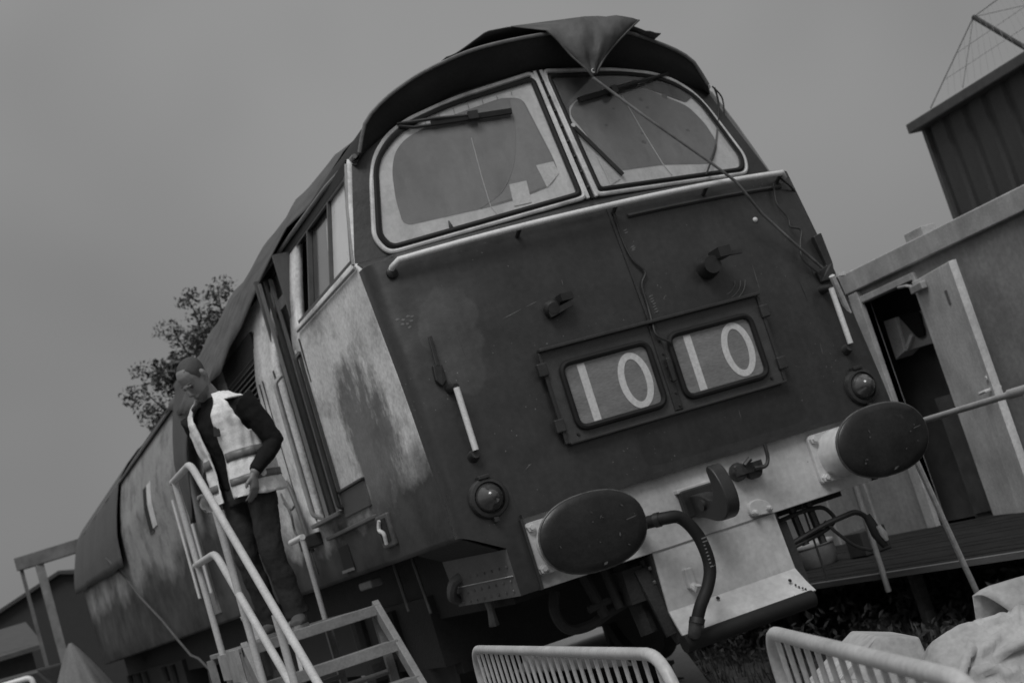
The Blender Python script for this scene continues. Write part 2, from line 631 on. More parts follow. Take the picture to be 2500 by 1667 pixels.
def tag(o, label, cat, group=None):
    o['label'] = label
    o['category'] = cat
    if group:
        o['group'] = group
    return o


def struct(o):
    o['kind'] = 'structure'
    return o


def lerp(a, b, t):
    return a + (b - a) * t


def tab(t, x):
    if x <= t[0][0]:
        return t[0][1]
    for (a, b), (c, d) in zip(t, t[1:]):
        if x <= c:
            return b + (d - b) * (x - a) / (c - a)
    return t[-1][1]


def smooth_path(pts, k=6, closed=False):
    P = [Vector(p) for p in pts]
    n = len(P)
    outp = []
    rng = range(n if closed else n - 1)
    for i in rng:
        p0 = P[i - 1] if (closed or i > 0) else P[0]
        p1 = P[i]
        p2 = P[(i + 1) % n]
        p3 = P[(i + 2) % n] if (closed or i + 2 < n) else P[-1]
        for j in range(k):
            t = j / k
            outp.append(0.5 * ((2 * p1) + (p2 - p0) * t + (2 * p0 - 5 * p1 + 4 * p2 - p3) * t * t + (-p0 + 3 * p1 - 3 * p2 + p3) * t ** 3))
    if not closed:
        outp.append(P[-1])
    return outp


def round_poly(pts, rad, k=5):
    """2D polygon with rounded corners (rad scalar or list)"""
    n = len(pts)
    res = []
    for i in range(n):
        p = Vector(pts[i])
        a = Vector(pts[i - 1])
        b = Vector(pts[(i + 1) % n])
        r = rad[i] if isinstance(rad, (list, tuple)) else rad
        da, db = (a - p), (b - p)
        d = min(r, da.length * 0.45, db.length * 0.45)
        q0 = p + da.normalized() * d
        q1 = p + db.normalized() * d
        for j in range(k + 1):
            t = j / k
            res.append(((1 - t) ** 2) * q0 + 2 * t * (1 - t) * p + t * t * q1)
    return res


def bend(pts, r, k=5):
    """3D polyline with rounded bends"""
    P = [Vector(p) for p in pts]
    res = [P[0]]
    for i in range(1, len(P) - 1):
        p, a, b = P[i], P[i - 1], P[i + 1]
        d = min(r, (a - p).length * 0.48, (b - p).length * 0.48)
        q0 = p + (a - p).normalized() * d
        q1 = p + (b - p).normalized() * d
        for j in range(k + 1):
            t = j / k
            res.append(((1 - t) ** 2) * q0 + 2 * t * (1 - t) * p + t * t * q1)
    res.append(P[-1])
    return res


# ================================================================== SETTING
GZ = -0.33
g = MB()
nx = 60
rows = []
for j in range(nx + 1):
    row = []
    for i in range(nx + 1):
        sx = (i / nx * 2 - 1)
        sy = (j / nx * 2 - 1)
        x = 400 * sx * abs(sx) ** 1.6
        y = 400 * sy * abs(sy) ** 1.6 + 6
        h = 0.03 * sin(x * 1.7 + 2 * sin(y * .6)) * cos(y * 1.3) if abs(x) < 30 else 0
        row.append((x, y, GZ + h * 0.6 - 0.02))
    rows.append(row)
g.grid(rows)
struct(g.build('ground', GROUND, smooth=True))

# concrete apron that carries the rails, grass beyond its edge
g = MB()
g.prism([(-1.45, -1.2, -.16), (-.72, -1.2, -.16), (3.35, 8.2, -.16), (3.35, 34, -.16), (-1.45, 34, -.16)], (0, 0, -.3))
bed = struct(g.build('concrete_apron', CONC))
for sx in (-1, 1):
    g = MB()
    xc = sx * .7525
    prof = [(-.07, -.148), (.07, -.148), (.07, -.137), (.012, -.12), (.012, -.035), (.036, -.026), (.036, -.002), (-.036, -.002), (-.036, -.026), (-.012, -.035), (-.012, -.12), (-.07, -.137)]
    g.prism([(xc + a, 2.7, b) for a, b in prof], (0, 25.3, 0))
    g.build('rail', BLACK, bed)

# ================================================================== LOCOMOTIVE
LO = thing('diesel_locomotive', (0, 10, 0), 'dark main line diesel locomotive with a white buffer beam and panel reading 1010', 'locomotive')
HX = 1.35          # half width


def yf(x, z):
    c = tab([(.8, 0), (2.0, 0), (2.7, .06)], z)
    b = tab([(.8, .01), (1.3, .04), (2.0, .13), (2.7, .215)], z)
    if abs(x) > 1.3505:
        return yf(1.35, z) + .05
    ax = abs(x)
    y = c + b * (ax / 1.35) ** 2.2
    if ax > 1.29:
        q = min(1.0, (ax - 1.29) / .06)
        y += .06 * (1 - sqrt(max(0, 1 - q * q)))
    return y


def yw(x, z):
    return .2 + .2 * (z - 2.79) + .21 * (sqrt(x * x + .0016) - .04)


ZW = [(0, 3.615), (.45, 3.595), (.8, 3.515), (1.0, 3.42), (1.16, 3.33)]
UL = [-1, -.96, -.9, -.82, -.7, -.55, -.4, -.25, -.1, 0, .1, .25, .4, .55, .7, .82, .9, .96, 1]


def wring(u):
    x = 1.16 * u
    z = tab(ZW, abs(x))
    return Vector((x, yw(x, z), z))


RIMT = [(0, (0, .22, 3.757)), (.3, (.32, .25, 3.755)), (.5, (.53, .28, 3.727)), (.72, (.79, .38, 3.668)), (.9, (1.04, .43, 3.525)), (1, (1.125, .47, 3.36))]
SECT = [(0, (0, 3.93)), (.33, (.40, 3.89)), (.5, (.62, 3.82)), (.72, (.88, 3.68)), (.9, (1.08, 3.50)), (1, (1.195, 3.355))]


def tabv(t, u):
    """smooth (Catmull-Rom) look-up of a table of tuples, mirrored at u = 0"""
    n = len(t)
    i = 0
    while i < n - 2 and u > t[i + 1][0]:
        i += 1
    mir = [-1] + [1] * (len(t[0][1]) - 1)
    p1, p2 = t[i], t[i + 1]
    p0 = t[i - 1] if i > 0 else (-t[1][0], tuple(a * m for a, m in zip(t[1][1], mir)))
    p3 = t[i + 2] if i + 2 < n else (2 * p2[0] - p1[0], tuple(2 * a - b for a, b in zip(p2[1], p1[1])))
    h = p2[0] - p1[0]
    w_ = (u - p1[0]) / h
    res = []
    for k in range(len(p1[1])):
        m1 = (p2[1][k] - p0[1][k]) / (p2[0] - p0[0]) * h
        m2 = (p3[1][k] - p1[1][k]) / (p3[0] - p1[0]) * h
        w2, w3 = w_ * w_, w_ ** 3
        res.append((2 * w3 - 3 * w2 + 1) * p1[1][k] + (w3 - 2 * w2 + w_) * m1 + (-2 * w3 + 3 * w2) * p2[1][k] + (w3 - w2) * m2)
    return res


def rim(u):
    s = 1 if u >= 0 else -1
    a = tabv(RIMT, abs(u))
    return Vector((a[0] * s, a[1], a[2]))


def sect(u):
    s = 1 if u >= 0 else -1
    a = tabv(SECT, abs(u))
    return (a[0] * s, a[1])


# lower front panel, in three strips because its bottom edge steps down round the buffer beam
def front_strip(mb, xs, zb):
    zr = [0, .08, .18, .3, .45, .6, .75, .88, .96, 1]
    mb.grid([[(x, yf(x, lerp(zb(x), 2.70, t)), lerp(zb(x), 2.70, t)) for x in xs] for t in zr])


fr = MB()
cx_ = [-1.03, -.9, -.75, -.6, -.45, -.3, -.15, 0, .15, .3, .45, .6, .75, .9, 1.03]
front_strip(fr, cx_, lambda x: 1.215)
for s in (-1, 1):
    front_strip(fr, [s * 1.03, s * 1.09, s * 1.15], lambda x: .845)
    front_strip(fr, [s * a for a in (1.15, 1.2, 1.25, 1.29, 1.31, 1.325, 1.337, 1.345, 1.35, 1.351)],
                lambda x: lerp(1.09, 1.205, (abs(x) - 1.15) / .2))
# ledge up to the windscreen
cols = [-1.345, -1.3, -1.1, -.9, -.7, -.5, -.3, -.15, 0, .15, .3, .5, .7, .9, 1.1, 1.3, 1.345]
fr.grid([[(x, yf(x, 2.70), 2.70) for x in cols], [(x * .995, yf(x, 2.70) + .035, 2.718) for x in cols],
         [(x * 1.335 / 1.345, yw(x, 2.765), 2.765) for x in cols]])
fo = fr.build('cab_front', FRONT, LO, smooth=True, angle=35)
fo['label'] = 'dark painted lower cab front with patchy repairs'
# loose flakes and bare spots in the nose paint
rnf = random.Random(12)
fk = MB()


def fleck(mb, x, z, w_, h_, off, ang=0.0, yfun=yf):
    n_ = 7
    pts_ = []
    for k in range(n_):
        a = 2 * pi * k / n_ + rnf.uniform(-.3, .3)
        px, pz = w_ * cos(a) * rnf.uniform(.6, 1.2), h_ * sin(a) * rnf.uniform(.6, 1.2)
        X = x + px * cos(ang) - pz * sin(ang)
        Z = z + px * sin(ang) + pz * cos(ang)
        pts_.append((X, yfun(X, Z) - off, Z))
    mb.add(pts_, [tuple(range(n_))])


for (x, z) in ((-1.262, 2.362), (-1.235, 2.372), (-1.215, 2.366), (-1.25, 2.335), (-1.275, 2.34), (-1.225, 2.345), (-1.288, 2.372), (-1.245, 2.315)):
    fleck(fk, x, z, .011, .007, .0015)
for z in (2.53, 2.515, 2.43, 2.42, 2.41, 2.14, 2.125, 2.11, 2.095, 2.08, 2.065, 2.05):
    fleck(fk, .062 + rnf.uniform(-.006, .006), z, .016, .004, .0015, .2)
for k in range(46):
    x, z = rnf.uniform(-1.2, 1.2), rnf.uniform(1.26, 2.58)
    if abs(x) < .72 and 1.48 < z < 2.03:
        continue
    fleck(fk, x, z, rnf.uniform(.002, .005), rnf.uniform(.002, .005), .0015)
for (x, z, l_, an_) in ((-.72, 2.235, .07, .22), (-.6, 2.26, .04, .2), (1.0, 1.62, .05, 1.4), (.35, 1.40, .03, 1.5), (-.9, 1.45, .03, .5), (.75, 2.12, .10, 1.45), (-.4, 2.33, .02, 1.4)):
    fleck(fk, x, z, l_, .0022, .0015, an_)
fko = fk.build('paint_flakes', gm('bare_flake', .13, rough=.7, var=.3), LO)
fko['kind'] = 'stuff'
# centre seam: cover bead
MB().bar((0, yf(0, 2.0) - .001, 2.0), (0, yf(0, 2.68) - .001, 2.68), .016, .012, up=(0, 1, 0)).build('seam_strip', FRONT_TRIM, LO)

# upper front (windscreen surround)
ws = MB()
vr = [0, .06, .2, .4, .6, .8, .93, 1]
rows = []
for t in vr:
    row = []
    for u in UL:
        T = wring(u)
        x = lerp(1.335 * u, T.x, t)
        z = lerp(2.765, T.z, t)
        row.append((x, yw(x, z), z))
    rows.append(row)
ws.grid(rows)
ws.build('windscreen_surround', FRONT_TRIM, LO, smooth=True)

# roof with brow
rf = MB()
UR = [-1 + k / 24 for k in range(49)]
rows = [[tuple(rim(u)) for u in UR]]
for s in (.04, .1, .2, .35, .5, .7, .85, 1.0):
    row = []
    for u in UR:
        r_ = rim(u)
        x, z = sect(u)
        row.append((lerp(r_.x, x, s), lerp(r_.y, 2.0, s), lerp(r_.z, z, 1 - (1 - s) ** 2)))
    rows.append(row)
for y in (4, 8, 12, 16, 19.6):
    rows.append([(sect(u)[0], y, sect(u)[1]) for u in UR])
rows.append([(sect(u)[0] * .96, 20.1, sect(u)[1] - .1) for u in UR])
rf.grid(rows)
rfo = rf.build('roof', ROOF, LO, smooth=True, angle=60)
br = MB()
rows = []
for t in (0, .25, .6, 1):
    row = []
    for u in UR:
        a, b = rim(u), wring(max(-1, min(1, u)))
        p = a.lerp(b, t)
        p.z -= .03 * sin(pi * t)
        row.append(tuple(p))
    rows.append(row)
br.grid(rows)
br.build('brow_underside', ROOF, LO, smooth=True)
lip = MB().tube([rim(u) + Vector((0, -.004, .004)) for u in UR], .011, 8)
lip.build('brow_lip', gm('lip_paint', .16, rough=.35, var=.3), rfo, smooth=True)
for s in (-1, 1):
    gt = MB().tube([(s * 1.145, .50, 3.362), (s * 1.19, 1.0, 3.362), (s * 1.207, 2.0, 3.36), (s * 1.207, 10, 3.36), (s * 1.207, 19.6, 3.36)], .014, 8)
    gt.build('rain_gutter', gm('gutter', .2, rough=.4, var=.3), rfo, smooth=True)


# body sides
def xs(z):
    return tab([(1.2, 1.335), (1.25, 1.35), (2.5, 1.35), (2.70, 1.344), (2.765, 1.334), (3.0, 1.282), (3.16, 1.238), (3.36, 1.175)], z)


def yfront(z):
    if z <= 2.70:
        return yf(1.35, z) + .02
    if z < 2.766:
        return lerp(yf(1.35, 2.70), yw(1.335, 2.765), (z - 2.70) / .065)
    return yw(xs(z), z)


ZR = [1.2, 1.225, 1.4, 1.62, 1.9, 2.2, 2.5, 2.70, 2.735, 2.765, 2.79, 3.0, 3.07, 3.16, 3.29, 3.36]
YC = ['F', 'W', .62, .8, 1.03, 1.25, 1.92, 2.15, 2.45, 2.76, 3.1, 3.42, 4.0, 4.62, 5.5, 6.5, 7.35, 7.95, 9.0, 10.0, 10.12, 11, 12, 13, 14, 15, 16, 17, 18, 19, 20.0]


def wall(side, openings):
    mb = MB()
    P = []
    for z in ZR:
        row = []
        for c in YC:
            if c == 'F':
                y = yfront(z)
            elif c == 'W':
                y = yfront(z) + .055
            else:
                y = c
            row.append((side * (xs(z) - .0225), y, z))
        P.append(row)
    idx = {}
    vs, fs = [], []

    def vid(i, j):
        if (i, j) not in idx:
            idx[(i, j)] = len(vs)
            vs.append(P[i][j])
        return idx[(i, j)]
    for i in range(len(ZR) - 1):
        for j in range(len(YC) - 1):
            yc = YC[j] if not isinstance(YC[j], str) else (-1 if YC[j] == 'F' else .5)
            if any(y0 <= yc < y1 and z0 <= ZR[i] < z1 for y0, y1, z0, z1 in openings):
                continue
            fs.append((vid(i, j), vid(i, j + 1), vid(i + 1, j + 1), vid(i + 1, j)))
    mb.add(vs, fs)
    return mb


OPEN_L = [(.5, 1.92, 2.79, 3.29), (2.15, 2.76, 1.62, 3.29), (3.42, 4.62, 2.5, 3.07)]
wl = wall(-1, OPEN_L).build('body_side', SIDE, LO, solid=.045, smooth=True, angle=30)
wl['label'] = 'rubbed down pale body side with dark paint below'
wall(1, [(.5, 1.92, 2.79, 3.29)]).build('body_side', SIDE_R, LO, solid=.045)
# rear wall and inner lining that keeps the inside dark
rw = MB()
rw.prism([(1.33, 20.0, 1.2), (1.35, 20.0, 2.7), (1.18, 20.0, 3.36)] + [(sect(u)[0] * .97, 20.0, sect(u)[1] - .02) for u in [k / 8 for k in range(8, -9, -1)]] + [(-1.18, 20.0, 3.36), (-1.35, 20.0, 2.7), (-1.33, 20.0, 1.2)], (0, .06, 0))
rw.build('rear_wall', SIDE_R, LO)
MB().box(-1.30, 1.30, .35, 20.0, 1.22, 1.30).build('floor_plate', UNDER, LO)

# cab side window: covered front pane, grey slider, open gap behind
for s in (-1, 1):
    def wp(y, z, inset=.02):
        return (s * (xs(z) - inset), y, z)
    sw = MB()
    a0, a1 = yfront(2.80) + .07, yfront(3.28) + .07
    sw.prism([wp(a0, 2.795), wp(1.02, 2.795), wp(1.02, 3.285), wp(a1, 3.285)], (-s * .012, 0, 0))
    swo = sw.build('side_window', gm('covered_pane', .8, rough=.3, var=.05, coat=.4, fine=.03), LO)
    MB().prism([wp(1.05, 2.795, .03), wp(1.58, 2.795, .03), wp(1.58, 3.285, .03), wp(1.05, 3.285, .03)], (-s * .012, 0, 0)).build('slider_pane', DARKGLASS, swo)
    MB().prism([wp(1.056, 3.06, .024), wp(1.13, 3.02, .024), wp(1.155, 3.17, .024), wp(1.10, 3.27, .024), wp(1.056, 3.27, .024)], (-s * .004, 0, 0)).build('pane_reflection', PAPER_REFL, swo)  # pale sheet painted in as a reflection on the dark slider pane
    fm = MB()
    for (p, q) in (((1.035, 2.79), (1.035, 3.29)), ((1.59, 2.79), (1.59, 3.29)),):
        fm.bar(wp(p[0], p[1], .012), wp(q[0], q[1], .012), .022, .03, up=(1, 0, 0))
    for z in (2.797, 3.283):
        fm.bar(wp(yfront(z) + .06, z, .006), wp(1.9, z, .006), .02, .016)
    fm.bar(wp(a0 - .012, 2.795, .006), wp(a1 - .012, 3.285, .006), .022, .024, up=(1, 0, 0))
    fm.build('window_frame', gm('window_bar', .09, rough=.4, var=.3), swo)
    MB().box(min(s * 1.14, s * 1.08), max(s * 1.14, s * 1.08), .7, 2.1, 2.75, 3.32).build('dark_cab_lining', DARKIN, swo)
    # pale pillar bead along the sill and the screen pillar
    bd = MB().tube([(s * 1.352, yfront(2.735) + .02, 2.735), (s * 1.352, 1.2, 2.738), (s * 1.352, 1.9, 2.742)], .009, 6)
    bd.tube([(s * (xs(z) + .002), yfront(z) + .012, z) for z in (2.765, 2.9, 3.1, 3.34)], .013, 6)
    bd.build('pillar_bead', gm('bead_paint', .24, rough=.4, var=.3, scale=12), swo, smooth=True)

# dark painted cantrail above the cab windows
for s in (-1, 1):
    MB().prism([(s * 1.205, .60, 3.285), (s * 1.185, .56, 3.365), (s * 1.13, .54, 3.365), (s * 1.15, .60, 3.285)], (0, 2.9, 0)).build('cantrail', ROOF, LO)

# cab doorway on the left
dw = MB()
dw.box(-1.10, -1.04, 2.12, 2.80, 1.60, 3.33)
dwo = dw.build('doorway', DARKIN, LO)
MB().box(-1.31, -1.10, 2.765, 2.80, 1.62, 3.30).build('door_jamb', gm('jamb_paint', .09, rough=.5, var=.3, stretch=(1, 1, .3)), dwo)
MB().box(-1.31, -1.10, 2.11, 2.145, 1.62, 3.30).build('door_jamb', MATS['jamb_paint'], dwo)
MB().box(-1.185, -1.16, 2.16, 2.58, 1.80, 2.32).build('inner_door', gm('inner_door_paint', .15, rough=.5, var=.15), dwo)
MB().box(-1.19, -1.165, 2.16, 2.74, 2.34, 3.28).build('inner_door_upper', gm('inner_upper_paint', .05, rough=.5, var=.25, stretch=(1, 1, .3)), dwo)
MB().box(-1.24, -1.17, 2.2, 2.62, 2.33, 2.40).build('door_rail', gm('door_rail_p', .12, rough=.5, var=.4, scale=14), dwo)
MB().box(-1.24, -1.17, 2.25, 2.6, 3.03, 3.10).build('door_rail', MATS['door_rail_p'], dwo)
for yy, vv in ((2.735, .22), (2.70, .05), (2.665, .18)):
    MB().box(-1.30 + (2.735 - yy) * .9, -1.28 + (2.735 - yy) * .9, yy - .012, yy + .012, 1.63, 3.27).build('door_strip', gm('strip_%d' % int(vv * 100), vv, rough=.45, var=.3, stretch=(1, 1, .2)), dwo)
MB().box(-1.40, -1.20, 2.04, 2.80, 1.585, 1.612).build('door_sill', gm('sill_paint', .17, rough=.5, var=.3), dwo, bevel=.005)
# door handrails, and flat dark strips painting the shade of their recesses
h = MB()
h.tube(bend([(-1.345, 2.64, 1.63), (-1.405, 2.64, 1.66), (-1.405, 2.64, 2.57), (-1.345, 2.64, 2.61)], .05, 4), .015, 8)
h.build('door_handrail', gm('door_handrail_p', .34, rough=.4, var=.3), LO, smooth=True)
h = MB()
h.tube(bend([(-1.345, 2.01, 1.62), (-1.385, 2.01, 1.63), (-1.385, 2.01, 2.60), (-1.345, 2.01, 2.625)], .03, 4), .016, 8)
h.build('door_handrail', BLACK, LO, smooth=True)
MB().prism([(-1.3535, 1.985, 1.62), (-1.3535, 2.055, 1.62), (-1.3535, 2.055, 2.63), (-1.3535, 1.985, 2.63)], (.004, 0, 0)).build('rail_shade_strip', BLACK, LO)
MB().tube([(-1.352, 2.075, 1.62), (-1.352, 2.075, 2.66)], .008, 6).build('door_bead', gm('bead_pale', .5, rough=.4, var=.3), LO)
MB().prism([(-1.3535, 2.775, 1.63), (-1.3535, 2.81, 1.63), (-1.3535, 2.81, 2.68), (-1.3535, 2.775, 2.68)], (.004, 0, 0)).build('rail_shade_strip', FRONT_TRIM, LO)
# vertical panel joints and details on the side
for yy, z0, z1 in ((3.18, 1.3, 2.69), (3.30, 2.2, 2.69), (1.93, 2.42, 2.70)):
    MB().box(-1.3535, -1.348, yy - .008, yy + .008, z0, z1).build('panel_joint', FRONT_TRIM, LO)
# step panel, foothold slot, socket
MB().box(-1.362, -1.345, 1.41, 2.03, 1.555, 1.712).build('step_panel', gm('step_panel_p', .085, rough=.5, var=.3), LO, bevel=.006)
MB().box(-1.375, -1.345, 1.40, 2.05, 1.712, 1.728).build('step_lip', FRONT_TRIM, LO, bevel=.004)
MB().box(-1.37, -1.345, 1.38, 2.62, 1.475, 1.50).build('step_lip', gm('step_lip_p', .12, rough=.5, var=.3), LO, bevel=.006)
so_ = MB()
so_.box(-1.353, -1.346, 2.19, 2.45, 1.255, 1.405)
so_.build('foothold', DARKIN, LO)
MB().box(-1.372, -1.348, 2.2, 2.44, 1.24, 1.258).build('foothold_step', STEPM, LO)
sk = MB()
sk.box(-1.375, -1.345, 1.12, 1.36, 1.288, 1.48)
sko = sk.build('socket_box', gm('socket_p', .09, rough=.5, var=.4, scale=14), LO, bevel=.01)
MB().box(-1.379, -1.37, 1.15, 1.33, 1.32, 1.455).build('socket_recess', DARKIN, sko)
MB().tube(smooth_path([(-1.385, 1.24, 1.45), (-1.395, 1.26, 1.40), (-1.39, 1.21, 1.37), (-1.388, 1.22, 1.31)]), .012, 8).build('socket_catch', ALLOY, sko, smooth=True)
# louvre grille
MB().box(-1.29, -1.27, 3.40, 4.64, 2.48, 3.09).build('grille_back', DARKIN, LO)
gr_ = MB()
gr_.bar((-1.345, 3.42, 2.5), (-1.345, 4.62, 2.5), .03, .03)
gro = gr_.build('louvre_grille', gm('louvre_p', .13, rough=.5, var=.3), LO)
for k in range(13):
    z = 2.53 + k * .043
    xx = xs(z + .02)
    MB().prism([(-xx + .0, 3.425, z), (-xx + .035, 3.425, z + .03), (-xx + .039, 3.425, z + .027), (-xx + .004, 3.425, z - .003)], (0, 1.19, 0)).build('slat', MATS['louvre_p'], gro)
# slot windows along the side
def sp4(y, z, o):
    return (-(xs(z) + o), y, z)


def side_plate(y0, y1, z0, z1, o, mat, name, parent):
    zs = [z0, (z0 + 2.7) / 2, 2.70, (2.7 + z1) / 2, z1]
    q = MB()
    q.grid([[sp4(y0, z, o), sp4(y1, z, o)] for z in zs])
    return q.build(name, mat, parent, solid=.008)


slo = side_plate(10.08, 10.42, 2.42, 2.92, .006, DARKIN, 'side_slot', LO)
side_plate(9.74, 10.07, 2.44, 2.92, .008, gm('slot_edge_p', .7, rough=.7, spec=.2), 'slot_edge', slo)
MB().box(-1.36, -1.345, 10.06, 10.44, 2.405, 2.42).build('slot_sill', BLACK, slo)
# second access door further back: frame strips
q = MB()
for yy in (7.36, 7.94):
    q.box(-1.372, -1.345, yy - .02, yy + .02, 1.3, 2.5)
q.box(-1.354, -1.346, 7.36, 7.94, 1.3, 2.5)
q.build('engine_room_door', gm('engine_door_p', .22, rough=.5, var=.4, scale=4, stretch=(1, 1, .3)), LO)
for yy in (7.28, 8.02):
    MB().tube([(-1.40, yy, 1.5), (-1.40, yy, 2.5)], .014, 8).build('door_handrail', RAILW, LO, smooth=True)

# ---- windscreens
FRAME_L = [(-.038, 2.788), (-1.15, 2.772), (-1.192, 2.875), (-1.094, 3.205), (-1.035, 3.338), (-.93, 3.44), (-.80, 3.50), (-.52, 3.557), (-.038, 3.592)]
RUB_L = [(-.062, 2.812), (-1.125, 2.797), (-1.163, 2.88), (-1.058, 3.25), (-1.01, 3.33), (-.905, 3.42), (-.755, 3.485), (-.53, 3.525), (-.05, 3.552)]
GRAY_L = [(-.974, 3.228), (-.921, 3.335), (-.839, 3.397), (-.645, 3.452), (-.254, 3.492), (-.144, 3.458), (-.138, 3.355), (-.117, 3.062), (-.121, 2.965), (-.189, 2.906), (-.374, 2.882), (-.548, 2.879), (-.992, 2.899), (-1.02, 2.925), (-1.011, 3.059)]
GRAY_R = [(.08, 3.306), (.172, 3.385), (.393, 3.413), (.693, 3.409), (.944, 3.262), (1.013, 3.134), (1.039, 2.984), (.93, 2.867), (.569, 2.909), (.165, 2.913), (.182, 3.004), (.132, 3.186)]
MASK_R = [(.055, 3.55), (.43, 3.535), (.78, 3.465), (1.02, 3.325), (.944, 3.285), (.693, 3.412), (.393, 3.416), (.172, 3.388), (.10, 3.345), (.075, 3.27), (.055, 3.25)]


def onscreen(pts, off):
    return [Vector((p[0], yw(p[0], p[1]) - off, p[1])) for p in pts]


def sheet(pts, off, th, mat, name, parent, rad=.03):
    pl = round_poly([Vector((p[0], p[1])) for p in pts], rad, 4)
    q = MB()
    c = Vector((sum(p[0] for p in pl) / len(pl), sum(p[1] for p in pl) / len(pl)))
    fro = [Vector((p[0], yw(p[0], p[1]) - off, p[1])) for p in pl]
    q.prism(fro, (0, th, 0))
    return q.build(name, mat, parent)


for s in (-1, 1):
    fr_ = [(s * abs(a), b) for a, b in FRAME_L]
    ru_ = [(s * abs(a), b) for a, b in RUB_L]
    po = sheet(ru_, .012, .010, PANE, 'windscreen', LO, .06)
    po['label'] = 'windscreen masked with grey blind inside pale border'
    a = round_poly([Vector(p) for p in fr_], [.03, .1, .08, .08, .08, .08, .1, .2, .03], 5)
    MB().tube(onscreen(a, .012), .0145, 8, closed=True).build('frame', ALLOY, po, smooth=True)
    a = round_poly([Vector(p) for p in ru_], [.03, .09, .07, .08, .08, .08, .1, .2, .03], 5)
    MB().tube(onscreen(a, .016), .018, 8, closed=True).build('seal', RUBBER, po, smooth=True)
    gp_ = [Vector((p[0], yw(p[0], p[1]) - .024, p[1])) for p in round_poly([Vector(q) for q in ru_], .06, 4)]
    MB().add(gp_, [tuple(range(len(gp_)))]).build('glass', GLASS, po)
    if s < 0:
        sheet(GRAY_L, .0145, .002, BLIND, 'blind', po, .05)
        sheet([(-.404, 2.975), (-.307, 2.971), (-.327, 2.84), (-.425, 2.845)], .0165, .0015, PAPER_REFL, 'taped_paper', po, .004)
        sheet([(-.224, 3.044), (-.126, 3.04), (-.121, 2.965), (-.215, 2.90)], .0165, .0015, PAPER_REFL, 'taped_paper', po, .004)
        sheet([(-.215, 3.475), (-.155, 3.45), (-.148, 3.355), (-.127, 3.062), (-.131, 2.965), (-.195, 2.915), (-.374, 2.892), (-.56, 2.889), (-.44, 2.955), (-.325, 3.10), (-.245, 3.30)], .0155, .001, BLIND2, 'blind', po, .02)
        # creases in the masking film and the edge of a second sheet
        MB().tube(onscreen([(-.50, 3.30), (-.53, 3.05), (-.545, 2.88), (-.53, 2.83)], .017), .0022, 5).build('film_crease', PAPER_REFL, po)
        MB().tube(onscreen(smooth_path([Vector((-.22, 3.47)), Vector((-.25, 3.3)), Vector((-.33, 3.1)), Vector((-.45, 2.95)), Vector((-.6, 2.885))], 5), .0165), .003, 5).build('film_crease', gm('crease_d', .1, rough=.6), po)
        for k in range(7):
            x0 = -.70 + k * .085
            MB().bar(onscreen([(x0, 3.50 + .012 * k / 6)], .0150)[0], onscreen([(x0 - .004, 3.455 + .035 * k / 6)], .0150)[0], .003, .003).build('film_crease', gm('crease_d', .1), po)
    else:
        sheet(GRAY_R, .0145, .002, BLIND, 'blind', po, .05)
        sheet(MASK_R, .0155, .002, RUBBER, 'dark_mask', po, .02)
        sheet([(.14, 3.02), (.20, 3.03), (.235, 2.86), (.15, 2.83)], .0165, .0015, PAPER_REFL, 'taped_paper', po, .004)
        MB().tube(onscreen([(.50, 3.38), (.53, 3.15), (.57, 2.91), (.60, 2.83)], .017), .003, 5).build('film_crease', PAPER_REFL, po)
        for (x, z, r) in ((.62, 3.335, .016), (.80, 3.335, .022), (.64, 3.28, .012), (.505, 3.06, .018), (.52, 3.12, .01), (.30, 3.2, .012), (.86, 3.1, .012), (.40, 3.3, .01)):
            MB().lathe([(r, 0), (r * .6, .0012)], onscreen([(x, z)], .0150)[0], (0, -1, -.2), 10).build('mildew_spot', gm('mildew', .075, rough=.8), po)
# centre pillar cover strips with rivets
cp = MB()
cp.bar((-.026, yw(-.026, 2.77) - .014, 2.775), (-.02, yw(-.02, 3.60) - .014, 3.60), .020, .02, up=(0, 1, 0))
cpo = cp.build('centre_pillar', ALLOY, LO, bevel=.004)
MB().bar((.026, yw(.026, 2.77) - .014, 2.775), (.02, yw(.02, 3.60) - .014, 3.60), .020, .02, up=(0, 1, 0)).build('cover_strip', ALLOY, cpo, bevel=.004)
MB().bar((0, yw(0, 2.77) - .008, 2.77), (0, yw(0, 3.60) - .008, 3.60), .016, .02, up=(0, 1, 0)).build('pillar_gap', RUBBER, cpo)
for k in range(8):
    z = 2.84 + k * .098
    MB().lathe([(.011, 0), (.009, .006), (.004, .009)], (0, yw(0, z) - .018, z), (0, -1, -.2), 8).build('rivet', BLACK, cpo, smooth=True)


# wipers
def wiper(arm, blade, park):
    q = MB()
    q.tube([tuple(onscreen([p], o)[0]) for p, o in zip(arm, (.03, .06, .05))], .010, 6)
    qo = q.build('wiper', BLACK, LO, smooth=True)
    b = MB()
    b.bar(onscreen([blade[0]], .045)[0], onscreen([blade[1]], .045)[0], .022, .03)
    b.build('blade', RUBBER, qo)
    if park:
        c = MB()
        c.bar(onscreen([park[0]], .06)[0], onscreen([park[1]], .06)[0], .05, .045)
        c.build('wiper_clip', BLACK, qo)
    return qo


